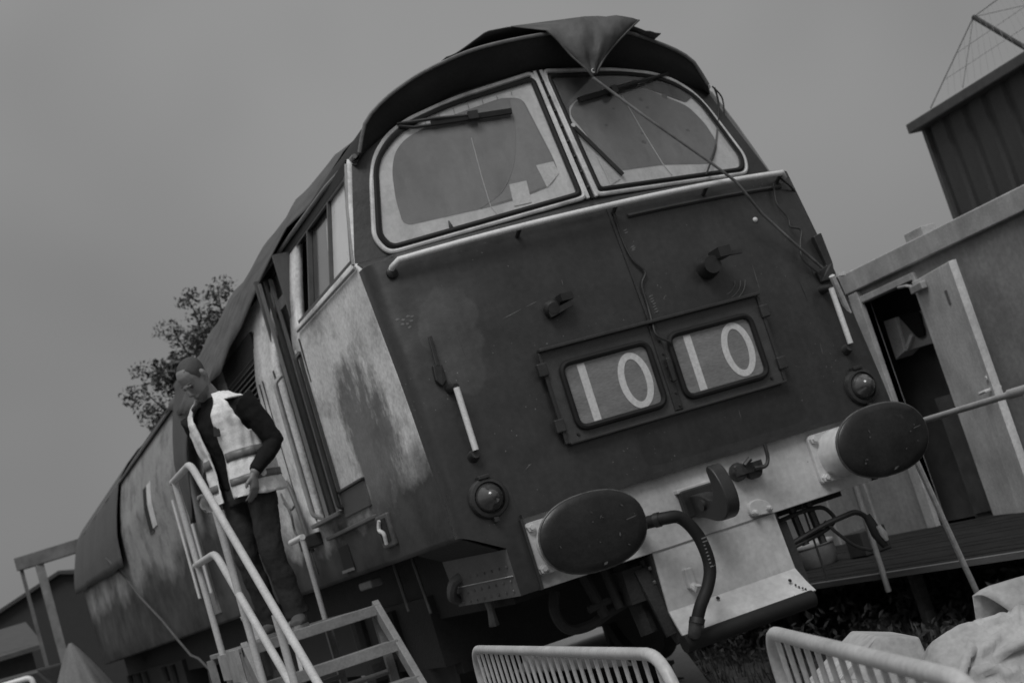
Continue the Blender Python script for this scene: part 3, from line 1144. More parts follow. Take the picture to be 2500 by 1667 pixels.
wiper([(-.86, 3.488), (-.66, 3.455), (-.44, 3.418)], [(-.69, 3.438), (-.245, 3.388)], [(-.49, 3.418), (-.435, 3.412)])
MB().tube([tuple(onscreen([p], .04)[0]) for p in ((-.86, 3.47), (-.78, 3.44), (-.45, 3.40))], .009, 6).build('wiper_link', BLACK, LO, smooth=True)
wiper([(.90, 3.486), (.62, 3.44), (.42, 3.41)], [(.17, 3.372), (.62, 3.44)], [(.40, 3.40), (.44, 3.408)])
MB().bar(onscreen([(.066, 3.219)], .03)[0], onscreen([(.254, 2.878)], .03)[0], .016, .02).build('wiper_blade_loose', BLACK, LO)
MB().lathe([(.016, 0), (.012, .02)], onscreen([(.066, 3.222)], .02)[0], (0, -1, 0), 10).build('wiper_pivot', ALLOY, LO, smooth=True)
# small drip tag on left screen
MB().tube([tuple(onscreen([p], .022)[0]) for p in ((-.79, 2.86), (-.79, 2.82), (-.79, 2.80))], [.004, .012, .004], 8).build('drip_tag', BLACK, LO, smooth=True)

# ---- rail under the windscreen
pts = []
for k in range(25):
    x = -1.2 + k * 2.4 / 24
    pts.append(Vector((x, yf(x, 2.662) - .075, 2.668)))
e0 = Vector((-1.235, yf(-1.235, 2.62) + .01, 2.63))
e1 = Vector((1.225, yf(1.225, 2.62) + .01, 2.635))
hr = MB().tube([e0, Vector((-1.235, yf(-1.23, 2.65) - .05, 2.645))] + pts + [Vector((1.225, yf(1.22, 2.65) - .05, 2.65)), e1], .017, 10)
hro = hr.build('front_handrail', RAILW, LO, smooth=True)
for x in (-.55, 0.02, .62, 1.19):
    MB().tube([(x, yf(x, 2.64), 2.635), (x, yf(x, 2.66) - .07, 2.662)], .012, 8).build('rail_bracket', FRONT_TRIM, hro, smooth=True)
MB().lathe([(.03, 0), (.03, .02), (.016, .03)], (-1.235, yf(-1.235, 2.62) - .002, 2.622), (0, -1, 0), 12).build('rail_end', BLACK, hro, smooth=True)
# stiffener lip just below the rail
lipm = MB()
lipm.tube([(x / 10, yf(x / 10, 2.60) - .004, 2.602) for x in range(1, 13)], .012, 6)
lipm.build('front_bead', FRONT_TRIM, LO, smooth=True)

# vertical handrails
for s in (-1, 1):
    q = MB()
    x = 1.16 * s
    y0 = yf(x, 1.75) - .075
    q.tube([(x, y0, 1.93), (x, y0 - .004, 1.60)], .0165, 10)
    qo = q.build('front_grab_rail', RAILW, LO, smooth=True)
    MB().tube([(x, yf(x, 1.94) + .005, 1.945), (x, y0, 1.935)], [.028, .018], 10).build('rail_boss', FRONT_TRIM, qo, smooth=True)
    MB().tube([(x, yf(x, 1.58) + .005, 1.575), (x, y0 + .01, 1.585)], [.034, .024], 10).build('rail_boss', FRONT_TRIM, qo, smooth=True)

# side lamp irons by the left rail and the large bracket by the right rail
q = MB()
q.bar((-1.175, yf(1.17, 2.15) - .012, 2.235), (-1.19, yf(1.17, 2.05) - .02, 2.07), .022, .014, up=(0, 1, 0))
q.prism([(-1.215, yf(1.2, 2.05) - .03, 2.08), (-1.165, yf(1.2, 2.05) - .03, 2.075), (-1.165, yf(1.2, 2.05) - .03, 1.99), (-1.20, yf(1.2, 2.0) - .03, 1.965), (-1.225, yf(1.2, 2.0) - .03, 2.0)], (0, .03, 0))
q.build('lamp_iron', BLACK, LO, bevel=.004)
q = MB()
q.prism([(1.245, yf(1.25, 2.2) - .03, 2.26), (1.305, yf(1.25, 2.2) - .03, 2.27), (1.30, yf(1.25, 2.1) - .03, 2.08), (1.27, yf(1.25, 2.0) - .03, 1.99), (1.17, yf(1.25, 2.0) - .03, 1.985), (1.16, yf(1.25, 2.0) - .03, 2.05), (1.255, yf(1.25, 2.1) - .03, 2.075)], (0, .035, 0))
q.build('lamp_iron', BLACK, LO, bevel=.006)
MB().bar((1.30, .10, 2.005), (1.36, .12, 2.005), .03, .02).build('bracket_tab', RAILW, LO)
# round bracket left, bracket with cup right
q = MB()
q.lathe([(.05, 0), (.046, .035), (.03, .05), (.03, .075)], (-.505, yf(.5, 2.21), 2.205), (-.3, -1, -.1), 14)
q.box(-.47, -.40, yf(.4, 2.24) - .075, yf(.4, 2.24) - .0, 2.222, 2.262)
q.bar((-.55, -.01, 2.17), (-.42, -.04, 2.20), .03, .03)
q.build('lamp_bracket', BLACK, LO, smooth=True)
q = MB()
q.lathe([(.065, 0), (.062, .05), (.05, .07), (.05, .10)], (.455, yf(.45, 2.22), 2.215), (-.1, -1, 0), 16)
q.box(.475, .55, -.12, .0, 2.235, 2.29)
q.bar((.54, -.10, 2.245), (.615, -.11, 2.24), .022, .022)
q.build('lamp_bracket', BLACK, LO, smooth=True)
# scuff rings below the right bracket
for rr, w_ in ((.10, .006), (.135, .005), (.165, .006)):
    MB().tube([(.50 + rr * cos(a), yf(.5, 2.12) - .0005, 2.12 + rr * .75 * sin(a)) for a in [pi * (1.05 + .9 * k / 14) for k in range(15)]], w_ * .4, 5).build('scuff_ring', gm('scuff', .13, rough=.6), LO)
MB().lathe([(.016, 0), (.014, .006), (.006, .011)], (.905, yf(.9, 2.43), 2.43), (0, -1, 0), 10).build('bright_stud', RAILW, LO, smooth=True)

# ---- headcode panel
hp = MB()
Y0 = -.012
hp.prism(round_poly([Vector((-.673, Y0, 1.50)), Vector((.673, Y0, 1.50)), Vector((.673, Y0, 1.99)), Vector((-.673, Y0, 1.99))], .012, 2), (0, .03, 0))
hpo = hp.build('headcode_panel', gm('headcode_frame_p', .06, rough=.4, var=.25, scale=8, spots=.15, spot_v=.16), LO)
hpo['label'] = 'framed headcode panel showing 10 10 in white digits'
for s in (-1, 1):
    pl = round_poly([Vector((s * .064, Y0 - .004, 1.557)), Vector((s * .586, Y0 - .004, 1.557)), Vector((s * .586, Y0 - .004, 1.905)), Vector((s * .064, Y0 - .004, 1.905))], .06, 6)
    MB().prism(pl, (0, .003, 0)).build('pane', HCPANE, hpo)
    MB().tube([p + Vector((0, -.004, 0)) for p in pl], .017, 8, closed=True).build('pane_seal', RUBBER, hpo, smooth=True)
    x1 = -.471 if s < 0 else .178
    one = MB()
    one.prism([(x1 - .022, Y0 - .0065, 1.575), (x1 + .022, Y0 - .0065, 1.575), (x1 + .022, Y0 - .0065, 1.882), (x1 - .022, Y0 - .0065, 1.882)], (0, .002, 0))
    one.build('digit_one', DIGIT, hpo)
    zx, zz = (-.192, 1.722) if s < 0 else (.457, 1.735)
    ze = MB()
    n = 40
    oo = [(zx + .096 * cos(2 * pi * k / n), zz + .152 * sin(2 * pi * k / n)) for k in range(n)]
    ii = [(zx + .058 * cos(2 * pi * k / n), zz + .116 * sin(2 * pi * k / n)) for k in range(n)]
    ze.grid([[(a, Y0 - .0045, b) for a, b in oo], [(a, Y0 - .0065, b) for a, b in oo], [(a, Y0 - .0065, b) for a, b in ii], [(a, Y0 - .0045, b) for a, b in ii]], close=True)
    ze.build('digit_zero', DIGIT, hpo)
    # hinges, latches, frame edges
    for z in (1.90, 1.60):
        MB().box(min(s * .66, s * .715), max(s * .66, s * .715), Y0 - .022, Y0 + .01, z - .035, z + .035).build('hinge', FRONT_TRIM, hpo, bevel=.006)
    MB().lathe([(.01, 0), (.007, .008)], (s * .60, Y0, 1.535), (0, -1, 0), 8).build('bolt', BLACK, hpo)
MB().bar((-.68, Y0 - .01, 2.0), (.68, Y0 - .01, 2.0), .05, .018).build('top_lip', FRONT_TRIM, hpo, bevel=.004)
MB().bar((-.66, Y0 - .006, 1.497), (.68, Y0 - .006, 1.497), .025, .014).build('bottom_lip', FRONT_TRIM, hpo, bevel=.004)
for s in (-1, 1):
    MB().bar((s * .676, Y0 - .004, 1.50), (s * .676, Y0 - .004, 1.99), .02, .014, up=(0, 1, 0)).build('side_lip', FRONT_TRIM, hpo, bevel=.004)
MB().bar((.0, Y0 - .004, 1.51), (.0, Y0 - .004, 1.985), .05, .012, up=(0, 1, 0)).build('mullion', FRONT_TRIM, hpo, bevel=.004)
for k in range(7):
    MB().lathe([(.009, 0), (.006, .007)], (.008, Y0 - .010, 1.53 + k * .072), (0, -1, 0), 8).build('bolt', BLACK, hpo)
MB().bar((.012, Y0 - .03, 1.66), (.012, Y0 - .03, 1.79), .025, .02, up=(0, 1, 0)).build('latch', FRONT_TRIM, hpo, bevel=.005)

# cable running down the middle of the front
cab = MB()
cab.tube(smooth_path([(.02, yf(0, 2.66) - .02, 2.655), (.018, -.005 + yf(0, 2.5), 2.5), (.03, yf(0, 2.35) - .012, 2.36), (.075, yf(0, 2.27) - .014, 2.275), (.03, yf(0, 2.2) - .012, 2.21), (.02, yf(0, 2.1) - .012, 2.09), (.0, -.03, 1.99), (-.005, -.045, 1.92), (.06, -.045, 1.865)], 6), .0065, 6)
cab.build('front_cable', CABLE, LO, smooth=True)
cab = MB()
cab.tube(smooth_path([(1.14, yf(1.14, 2.6) - .02, 2.62), (1.10, yf(1.1, 2.5) - .02, 2.50), (1.13, yf(1.1, 2.4) - .02, 2.40), (1.12, yf(1.1, 2.33) - .02, 2.345), (1.17, yf(1.1, 2.3) - .03, 2.31), (1.13, yf(1.1, 2.25) - .03, 2.235), (1.10, yf(1.1, 2.15) - .03, 2.14), (1.16, yf(1.1, 2.05) - .03, 2.04)], 6), .006, 6)
cab.tube(smooth_path([(1.20, yf(1.14, 2.6) - .02, 2.64), (1.27, yf(1.27, 2.58) - .02, 2.585), (1.36, .30, 2.53)], 6), .006, 6)
cab.tube(smooth_path([(1.15, .45, 3.335), (1.155, .47, 3.24), (1.10, .47, 3.11), (.99, .41, 2.955), (.81, .30, 2.79)], 6), .006, 6)
cab.tube(smooth_path([(1.17, .5, 3.36), (1.21, .5, 3.28), (1.19, .5, 3.18)], 6), .005, 6)
cab.build('loose_wiring', CABLE, LO, smooth=True)

# marker lights
for s in (-1, 1):
    x, z = 1.158 * s, 1.353
    y = yf(x, z)
    q = MB()
    q.lathe([(.105, -.02), (.105, .018), (.098, .03), (.082, .034), (.078, .02)], (x, y, z), (0, -1, 0), 28)
    qo = q.build('marker_light', FRONT_TRIM, LO, smooth=True)
    MB().lathe([(.076, .0), (.074, .03), (.06, .055), (.045, .068), (.04, .085), (.02, .10), (.002, .104)], (x, y, z), (0, -1, 0), 24).build('lens', gm('marker_lens', .05, rough=.18, coat=1.0, var=.3), qo, smooth=True)
    MB().box(x - .03, x + .03, y - .04, y + .01, z + .098, z + .118).build('lens_hinge', FRONT_TRIM, qo, bevel=.004)
    MB().box(x - .012, x + .012, y - .04, y + .01, z - .125, z - .10).build('lens_catch', FRONT_TRIM, qo, bevel=.003)

# ---- buffer beam
bb = MB()
bb.box(-1.028, 1.028, .028, .10, .842, 1.213)
bbo = bb.build('buffer_beam', WHITE, LO, bevel=.004)
MB().box(-1.03, 1.03, -.012, .03, 1.205, 1.228).build('beam_lip', FRONT_TRIM, LO)
for s in (-1, 1):
    MB().box(min(s * 1.03, s * 1.044), max(s * 1.03, s * 1.044), -.012, .04, .842, 1.205).build('beam_lip', FRONT_TRIM, LO)
    # box side behind the beam end, with its rivet rows
    bs = MB()
    bs.prism([(s * 1.15, .02, .845), (s * 1.17, .95, .86), (s * 1.19, .95, 1.12), (s * 1.15, .02, 1.085)], (-s * .02, 0, 0))
    bso = bs.build('beam_side', gm('beam_side_p', .11, rough=.6, var=.35, scale=5, spots=.15, spot_v=.2), LO)
    for rz in (.875, .925, 1.0):
        for k in range(8):
            MB().lathe([(.009, 0), (.005, .006)], (s * (1.152 + .02 * (.08 + k * .11)), .08 + k * .11, rz), (s, 0, 0), 6).build('rivet', MATS['beam_side_p'], bso)
    MB().bar((s * 1.155, .03, .95), (s * 1.175, .95, .965), .006, .004).build('side_joint', ALLOY, bso)
    # sloping underside of the body corner
    MB().prism([(s * 1.33, .12, 1.20), (s * 1.16, .10, 1.09), (s * 1.19, .95, 1.12), (s * 1.33, .95, 1.20)], (0, 0, .006)).build('corner_underside', UNDER, LO)

# buffers
for s in (-1, 1):
    x = .865 * s
    z = 1.043
    p_ = MB()
    pl = round_poly([Vector((x - .165, -.0, z - .136)), Vector((x + .165, 0, z - .136)), Vector((x + .165, 0, z + .136)), Vector((x - .165, 0, z + .136))], .03, 4)
    p_.prism(pl, (0, .03, 0))
    bo = p_.build('buffer', WHITE, LO, bevel=.004)
    MB().lathe([(.135, .0), (.135, .05), (.12, .09), (.115, .22), (.112, .30)], (x, .0, z), (0, -1, 0), 28).build('shank', WHITE, bo, smooth=True)
    MB().lathe([(.09, .28), (.09, .43)], (x, 0, z), (0, -1, 0), 24).build('ram', BLACK, bo, smooth=True)
    for a, b in ((-1, -1), (1, -1), (1, 1), (-1, 1)):
        MB().lathe([(.024, 0), (.024, .016), (.013, .018), (.013, .03)], (x + a * .135, -.001, z + b * .108), (0, -1, 0), 6).build('bolt', WHITE, bo)
    for k in range(5):
        a = pi * (.2 + k * .4)
        MB().lathe([(.012, 0), (.009, .012)], (x + .09 * cos(a) * -s, -.09, z + .09 * sin(a)), (0, -1, 0), 6).build('bolt', WHITE, bo)
    hd = MB()
    n = 44

    def oval(sc, y):
        res = []
        for k in range(n):
            a = 2 * pi * k / n
            ca, sa = cos(a), sin(a)
            ex = 2 / 2.25
            res.append((x + sc * .283 * (abs(ca) ** ex) * (1 if ca > 0 else -1), y, z + sc * .186 * (abs(sa) ** ex) * (1 if sa > 0 else -1)))
        return res
    hd.grid([oval(.25, -.40), oval(.97, -.405), oval(1.0, -.415), oval(1.0, -.437), oval(.975, -.445), oval(.8, -.452), oval(.5, -.458), oval(.2, -.461)], close=True)
    hd.f.append(tuple(len(hd.v) - n + k for k in range(n)))
    hd.build('buffer_head', BUFFER, bo, smooth=True, angle=50)
    bk_ = MB()
    for k in range(9):
        aa, rr_ = rnf.uniform(0, 2 * pi), rnf.uniform(.2, .92)
        fleck(bk_, x + .27 * rr_ * cos(aa), z + .175 * rr_ * sin(aa), rnf.uniform(.003, .012), rnf.uniform(.002, .006), 0, rnf.uniform(0, 3), lambda X, Z: -.463)
    fleck(bk_, x + .20, z + .01, .035, .003, 0, .1, lambda X, Z: -.463)
    fleck(bk_, x + .0, z - .16, .02, .006, 0, .3, lambda X, Z: -.4625)
    bko = bk_.build('scuff_marks', gm('scuff_pale', .075, rough=.5, var=.4), bo)
    bko['kind'] = 'stuff'
    MB().tube(oval(1.0, -.430), .0055, 6, closed=True).build('rim_edge', gm('rim_highlight', .09, rough=.4, var=.5, scale=20), bo, smooth=True)  # paler ring, its colour standing in for the highlight along the head's edge
# drawhook
q = MB()
q.box(-.15, .05, -.02, .03, .95, 1.10)
dho = q.build('draw_hook', BLACK, LO, bevel=.01)
MB().box(-.16, .06, -.012, .03, 1.09, 1.112).build('hook_plate', WHITE, dho, bevel=.004)
hk = MB()
prof = [(.0, 1.065), (-.13, 1.055), (-.20, 1.02), (-.235, 1.005), (-.27, 1.03), (-.285, 1.09), (-.275, 1.165), (-.30, 1.185), (-.345, 1.15), (-.385, 1.07), (-.395, .99), (-.37, .93), (-.31, .895), (-.22, .90), (-.10, .935), (.0, .945)]
pr2 = round_poly([Vector((-.105, a, b)) for a, b in prof], .03, 3)
hk.prism(pr2, (.075, 0, 0))
hk.build('hook', BLACK, dho, bevel=.016, smooth=True, angle=50)
MB().lathe([(.03, -.01), (.03, .085)], (-.11, -.14, 1.0), (1, 0, 0), 14).build('hook_pin', BLACK, dho, smooth=True)

# brake cock and lug, brake hose
q = MB()
q.lathe([(.05, -.02), (.05, .03), (.035, .05)], (.235, .03, 1.105), (0, -1, .1), 12)
q.lathe([(.045, -.02), (.045, .05)], (.32, .03, 1.09), (0, -1, .0), 12)
q.box(.20, .36, -.045, .03, 1.085, 1.135)
q.tube(bend([(.30, -.05, 1.10), (.37, -.06, 1.09), (.395, -.06, 1.13), (.40, -.06, 1.205)], .03, 4), .011, 8)
q.tube([(.25, -.05, 1.13), (.29, -.06, 1.155)], .014, 8)
qo = q.build('brake_cock', gm('brass_black', .05, rough=.4, metal=.3, var=.5, scale=20, spots=.3, spot_v=.25), LO, smooth=True)
q = MB()
q.prism(round_poly([Vector((.22, .0, .86)), Vector((.36, 0, .845)), Vector((.355, 0, .905)), Vector((.29, 0, .945)), Vector((.225, 0, .93))], .03, 4), (0, .035, 0))
qo = q.build('safety_chain_lug', WHITE, LO, bevel=.005)
for (x, z) in ((.245, .875), (.335, .875)):
    MB().lathe([(.017, 0), (.015, .02), (.008, .03)], (x, 0, z), (0, -1, 0), 8).build('bolt', WHITE, qo, smooth=True)
hs = MB()
hp_ = smooth_path([(-.455, -.06, 1.005), (-.42, -.13, 1.0), (-.36, -.19, .995), (-.285, -.2, .975), (-.225, -.2, .88), (-.205, -.2, .77), (-.215, -.2, .68), (-.26, -.2, .60), (-.325, -.2, .53), (-.37, -.19, .46)], 6)
hs.tube(hp_, .033, 12)
hso = hs.build('vacuum_hose', RUBBER, LO, smooth=True)
MB().tube([(-.455, .02, 1.01), (-.455, -.075, 1.005)], .042, 12).build('hose_elbow', gm('iron_cap', .07, rough=.5, var=.4, scale=20), hso, smooth=True)
MB().tube([hp_[8], hp_[10]], .038, 12).build('hose_clip', BLACK, hso, smooth=True)
MB().tube([(-.36, -.19, .475), (-.375, -.19, .45)], .040, 12).build('hose_clip', BLACK, hso, smooth=True)
MB().tube(bend([(-.372, -.19, .47), (-.39, -.17, .41), (-.36, -.10, .40), (-.30, -.05, .42)], .04, 4), [.036] * 3 + [.03] * 20 if 0 else .034, 10).build('hose_coupling', gm('iron_cap'  , .07), hso, smooth=True)
# band of printed marks on the hose
for k in range(9):
    c = hp_[26] + (hp_[36] - hp_[26]) * (k / 9)
    MB().bar(c + Vector((.02, -.0285, 0)), c + Vector((-.008, -.0325, -.001)), .003, .006).build('hose_print', gm('print_grey', .22), hso)

# ---- valance (small plough) under the beam
va = MB()
secV = [(.028, .842), (.026, .70), (.024, .53), (-.03, .455), (-.085, .395)]
va.grid([[(x * (1 + .02 * i), y, z) for x in (-.385, -.2, 0, .2, .37)] for i, (y, z) in enumerate(secV)])
vao = va.build('valance', WHITE, LO, solid=.012)
MB().bar((-.385, .022, .843), (.37, .022, .843), .008, .006).build('weld_line', gm('weld_d', .2), vao)
MB().tube([(-.43, -.10, .365), (.36, -.10, .365)], .045, 14).build('bumper_tube', RUBBER, vao, smooth=True)
for s, xx in ((-1, -.388), (1, .373)):
    sp = MB()
    sp.prism([(xx, .03, .84), (xx, .22, .80), (xx, .20, .55), (xx, .05, .36), (xx, -.07, .40), (xx, .03, .53)], (s * .012, 0, 0))
    sp.build('side_plate', UNDER, vao)
    for k in range(5):
        MB().lathe([(.012, 0), (.009, .012)], (xx + s * .012, .07, .77 - k * .075), (s, 0, 0), 6).build('bolt', gm('iron_bolt', .12, var=.4), vao)
    # stiffener flange with slots on the outer side
    fl = MB()
    fl.bar((xx + s * .05, .10, .78), (xx + s * .02, .02, .42), .09, .02, up=(0, 1, 0))
    fl.build('flange', UNDER, vao)
q = MB()
q.box(-.262, -.215, -.02, .03, .61, .715)
q.build('coupler_dummy', WHITE, vao, bevel=.008)
MB().tube([(-.24, .01, .63), (-.24, -.05, .60), (-.235, -.06, .62)], .02, 8).build('coupler_peg', WHITE, vao, smooth=True)
for (x, y, z) in ((.30, -.02, .485), (.315, -.035, .455), (.325, -.045, .44), (.335, -.06, .43), (-.12, .012, .52), (.35, -.06, .42)):
    MB().lathe([(.011 if x < .305 else .006, 0), (.006, .002)], (x, y - .016, z), (0, -1, .6), 8).build('paint_chip', RUBBER, vao)

# hanging pipes right of the valance and rods left of it
pp = MB()
for (x, z0, r_) in ((.43, .52, .034), (.56, .62, .022), (.67, .60, .022)):
    pp.tube([(x, .16, .845), (x + .005, .14, z0)], r_, 8)
pp.tube(bend([(.42, .13, .785), (.60, .12, .80), (.74, .12, .79), (.79, .12, .70), (.72, .12, .665), (.46, .14, .625)], .05, 4), .012, 8)
pp.tube(bend([(.48, .14, .65), (.70, .10, .695), (.90, .08, .71), (.955, .08, .66), (.96, .07, .60)], .05, 4), .015, 8)
pp.tube(smooth_path([(.70, .10, .71), (.76, .10, .62), (.84, .10, .53), (.92, .08, .48)], 5), .010, 8)
pp.tube([(.955, .08, .67), (.975, .07, .56), (1.0, .07, .48)], [.022, .034, .02], 10)
pp.tube([(.62, .14, .85), (.625, .14, .40)], .006, 6)
ppo = pp.build('brake_pipes', BLACK, LO, smooth=True)
MB().tube([(.975, .035, .60), (.99, .03, .545), (1.0, .035, .51)], [.014, .02, .01], 10).build('pipe_nozzle', ALLOY, ppo, smooth=True)
pl_ = MB()
pl_.tube([(-.50, .2, .85), (-.47, .18, .45)], .05, 8)
pl_.tube([(-.60, .2, .85), (-.585, .18, .62)], .025, 8)
pl_.tube([(-.70, .25, .84), (-.66, .22, .60)], .03, 8)
pl_.tube(smooth_path([(-.86, .3, .80), (-.90, .28, .70), (-.86, .28, .60), (-.74, .28, .58), (-.60, .24, .62), (-.42, .2, .66)], 5), .028, 8)
pl_.tube([(-.74, .22, .66), (-.40, .2, .70)], .02, 8)
pl_.tube([(-.41, .12, .82), (-.37, .1, .42)], .022, 8)
pl_.box(-.55, -.43, .1, .3, .62, .8)
pl_.build('brake_pipes', UNDER, LO, smooth=True)

# underframe and bogies
uf = MB()
uf.box(-1.05, 1.05, .4, 19.6, .80, 1.2)
uf.build('underframe', UNDER, LO)
wheel_mesh = None
for by in (1.75, 12.6):
    q = MB()
    for s in (-1, 1):
        q.box(min(s * 1.0, s * 1.1), max(s * 1.0, s * 1.1), by, by + 5.9, .52, .95)
        for k in range(3):
            yy = by + (1.2, 4.35, 5.55)[k]
            q.box(min(s * .98, s * 1.18), max(s * .98, s * 1.18), yy - .16, yy + .16, .36, .72)
            q.lathe([(.13, 0), (.13, .12)], (s * 1.14, yy, .546), (s, 0, 0), 14)
            q.lathe([(.07, 0), (.07, .3)], (s * 1.12, yy + .42, .62), (0, 0, 1), 10)
            q.lathe([(.07, 0), (.07, .3)], (s * 1.12, yy - .42, .62), (0, 0, 1), 10)
    q.box(-1.0, 1.0, by, by + .14, .45, .9)
    q.box(-.55, .55, by + .2, by + 5.6, .52, .85)
    bgo = q.build('bogie', UNDER, LO)
    for k in range(3):
        yy = by + (1.2, 4.35, 5.55)[k]
        for s in (-1, 1):
            if wheel_mesh is None:
                wo = MB().lathe([(.1, -.09), (.12, -.07), (.44, -.05), (.47, -.07), (.546, -.07), (.541, .05), (.575, .058), (.575, .072), (.47, .075), (.44, .03), (.12, .05), (.1, .09)], tuple(wloc(bgo)), (-1, 0, 0), 40).build('wheel', gm('wheel_steel', .04, rough=.6, var=.4, scale=6), bgo, smooth=True)
                wheel_mesh = wo.data
            else:
                wo = bpy.data.objects.new('wheel', wheel_mesh)
                COL.objects.link(wo)
                wo.parent = bgo
            wo.location = Vector((s * .755, yy, .546)) - wloc(bgo)
            if s < 0:
                wo.rotation_euler = (0, 0, pi)
# small fittings under the skirt on the left
FIT = gm('fitting_p', .08, rough=.6, var=.4)
MB().box(-1.28, -1.2, 2.2, 2.5, 1.10, 1.15).build('pipe_cover', gm('cover_p', .2, rough=.5, var=.3), LO, bevel=.01)
MB().tube([(-1.2, 1.85, 1.2), (-1.2, 1.82, .9)], .012, 6).build('drain_pipe', FIT, LO, smooth=True)
MB().tube([(-1.2, 1.45, 1.2), (-1.2, 1.4, .86)], .010, 6).build('drain_pipe', FIT, LO, smooth=True)
MB().tube(smooth_path([(-1.1, .75, 1.02), (-1.2, .8, 1.0), (-1.22, .86, .93), (-1.18, .9, .9)], 4), .03, 8).build('hose_stub', FIT, LO, smooth=True)
MB().tube([(-1.1, .62, .95), (-1.12, .6, .8), (-1.12, .62, .72)], [.05, .02, .03], 8).build('sand_pipe', FIT, LO, smooth=True)
# bent conduit and hanging cable beside the doorway
cb = MB()
cb.tube(bend([(-1.36, 3.42, 1.98), (-1.375, 3.2, 1.97), (-1.375, 3.12, 1.80), (-1.375, 3.05, 1.45)], .15, 5), .016, 8)
cb.tube(smooth_path([(-1.37, 3.5, 1.92), (-1.39, 3.4, 1.88), (-1.39, 3.3, 1.75), (-1.39, 3.32, 1.62), (-1.38, 3.15, 1.55), (-1.37, 3.05, 1.56)], 5), .008, 6)
cb.tube(smooth_path([(-1.37, 3.5, 1.85), (-1.38, 3.3, 1.78), (-1.38, 3.12, 1.80)], 5), .008, 6)
cb.build('side_conduit', gm('conduit', .1, rough=.5), LO, smooth=True)
q = MB()
q.box(-1.46, -1.35, 2.78, 3.02, 1.47, 1.56)
q.tube([(-1.47, 2.82, 1.52), (-1.42, 3.02, 1.47)], .03, 8)
q.build('door_step_block', BLACK, LO, bevel=.01)

# ================================================================== TARPAULINS AND ROPES


def roofz(x, y):
    """height of roof or brow surface at x for a given y"""
    s = max(0.0, min(1.0, (y - .24) / 1.76))
    best = None
    ax = min(abs(x), 1.17)
    for k in range(60):
        u = k / 59
        r_ = rim(u)
        sx_, sz_ = sect(u)
        X = lerp(r_.x, sx_, s)
        if X >= ax:
            return lerp(r_.z, sz_, 1 - (1 - s) ** 2)
    return lerp(rim(1).z, sect(1)[1], s)


# front sheet: rides up over the cab roof and hangs down the side further back
tp = MB()
rows = []
RIDGE = [(-.54, 3.735), (-.42, 3.785), (-.26, 3.857), (-.11, 3.864), (.17, 3.845), (.44, 3.815), (.63, 3.772), (.69, 3.735), (.755, 3.69), (.82, 3.63)]
EDGE_L = [(.3, -.54), (.7, -.56), (1.2, -.85), (1.7, -1.21), (2.2, -1.25), (3.2, -1.32), (4.2, -1.40), (5.4, -1.44), (6.4, -1.40), (7.2, -1.28), (8.2, -1.215)]
EDGE_ZL = [(1.7, 3.40), (2.2, 3.36), (3.2, 3.20), (4.2, 2.99), (5.4, 2.92), (6.4, 3.06), (7.2, 3.26), (8.2, 3.38)]
YT = [.30, .36, .45, .6, .8, 1.0, 1.3, 1.6, 1.9, 2.2, 2.6, 3.0, 3.4, 3.8, 4.2, 4.6, 5.0, 5.4, 5.8, 6.2, 6.6, 7.0, 7.4, 7.8, 8.2]
NC = 46
for y in YT:
    xl = tab(EDGE_L, y)
    k_r = max(0.0, 1 - (y - .30) / .45)           # how much the propped front ridge still shows
    swell = .085 * min(1, max(0, (y - 1.2) / .9))  # slack over the roof further back
    row = []
    for i in range(NC + 1):
        s_ = i / NC
        x = lerp(xl, tab([(.3, .82), (.7, .80), (1.1, .85), (1.8, 1.05), (2.6, 1.15), (8.4, 1.16)], y), s_)
        ax_ = min(abs(x), 1.19)
        zr_ = roofz(ax_, y) + .018 + swell * (.6 + .4 * sin(x * 2.2 + y * .9))
        if x < -1.19 and y >= 1.7:
            # part hanging over the gutter on the left
            t_ = (-1.19 - x) / max(1e-3, (-1.19 - xl))
            zr_ = lerp(roofz(1.17, y) + .06, tab(EDGE_ZL, y), t_)
        zz = lerp(zr_, max(zr_, tab(RIDGE, x)) if x < 1.09 else zr_, k_r)
        fold = (.012 * sin(x * 9 + y * 3.1) + .009 * sin(x * 17 - y * 5.3) + .012 * sin(x * 6 + y * 7.7) + .006 * sin(y * 19 + x * 11)) * min(1, max(0, (y - .5)))
        row.append((x, y + .02 * sin(x * 4), zz + fold))
    rows.append(row)
tp.grid(rows)
tpo = tp.build('tarpaulin', TARP, smooth=True, solid=.006, angle=180)
tag(tpo, 'dark tarpaulin draped over the cab roof with a pointed flap over the windscreen', 'tarpaulin', 'tarpaulins on the locomotive')
# the pointed flap in front
fl = MB()
A = Vector((.047, .205, 3.756))
B = Vector((.66, .24, 3.735))
T = Vector((.217, .15, 3.438))
Cc = Vector((.24, .10, 3.81))
rows = []
for i in range(13):
    t = i / 12
    row = []
    for k in range(13):
        s = k / 12
        a = A.lerp(T, t)
        b = B.lerp(T + Vector((.03, 0, .02)), t)
        # curve of the right hem
        b = b + Vector((-.09, -.03, -.03)) * (4 * t * (1 - t)) * .9
        p = a.lerp(b, s)
        top = A.lerp(B, s) + Vector((0, -.012, .05)) * sin(pi * s) + Vector((0, -.022, .012))
        p = p + (top - A.lerp(B, s)) * (1 - t) ** 2
        p.y += -.05 * sin(pi * s) * (1 - t) * sin(pi * min(1, t * 1.3)) + .014 * sin(13 * s + 3 * t) * (1 - .4 * t) + .007 * sin(31 * s - 9 * t) - .05 * t * (1 - t) * 2
        row.append(tuple(p))
    rows.append(row)
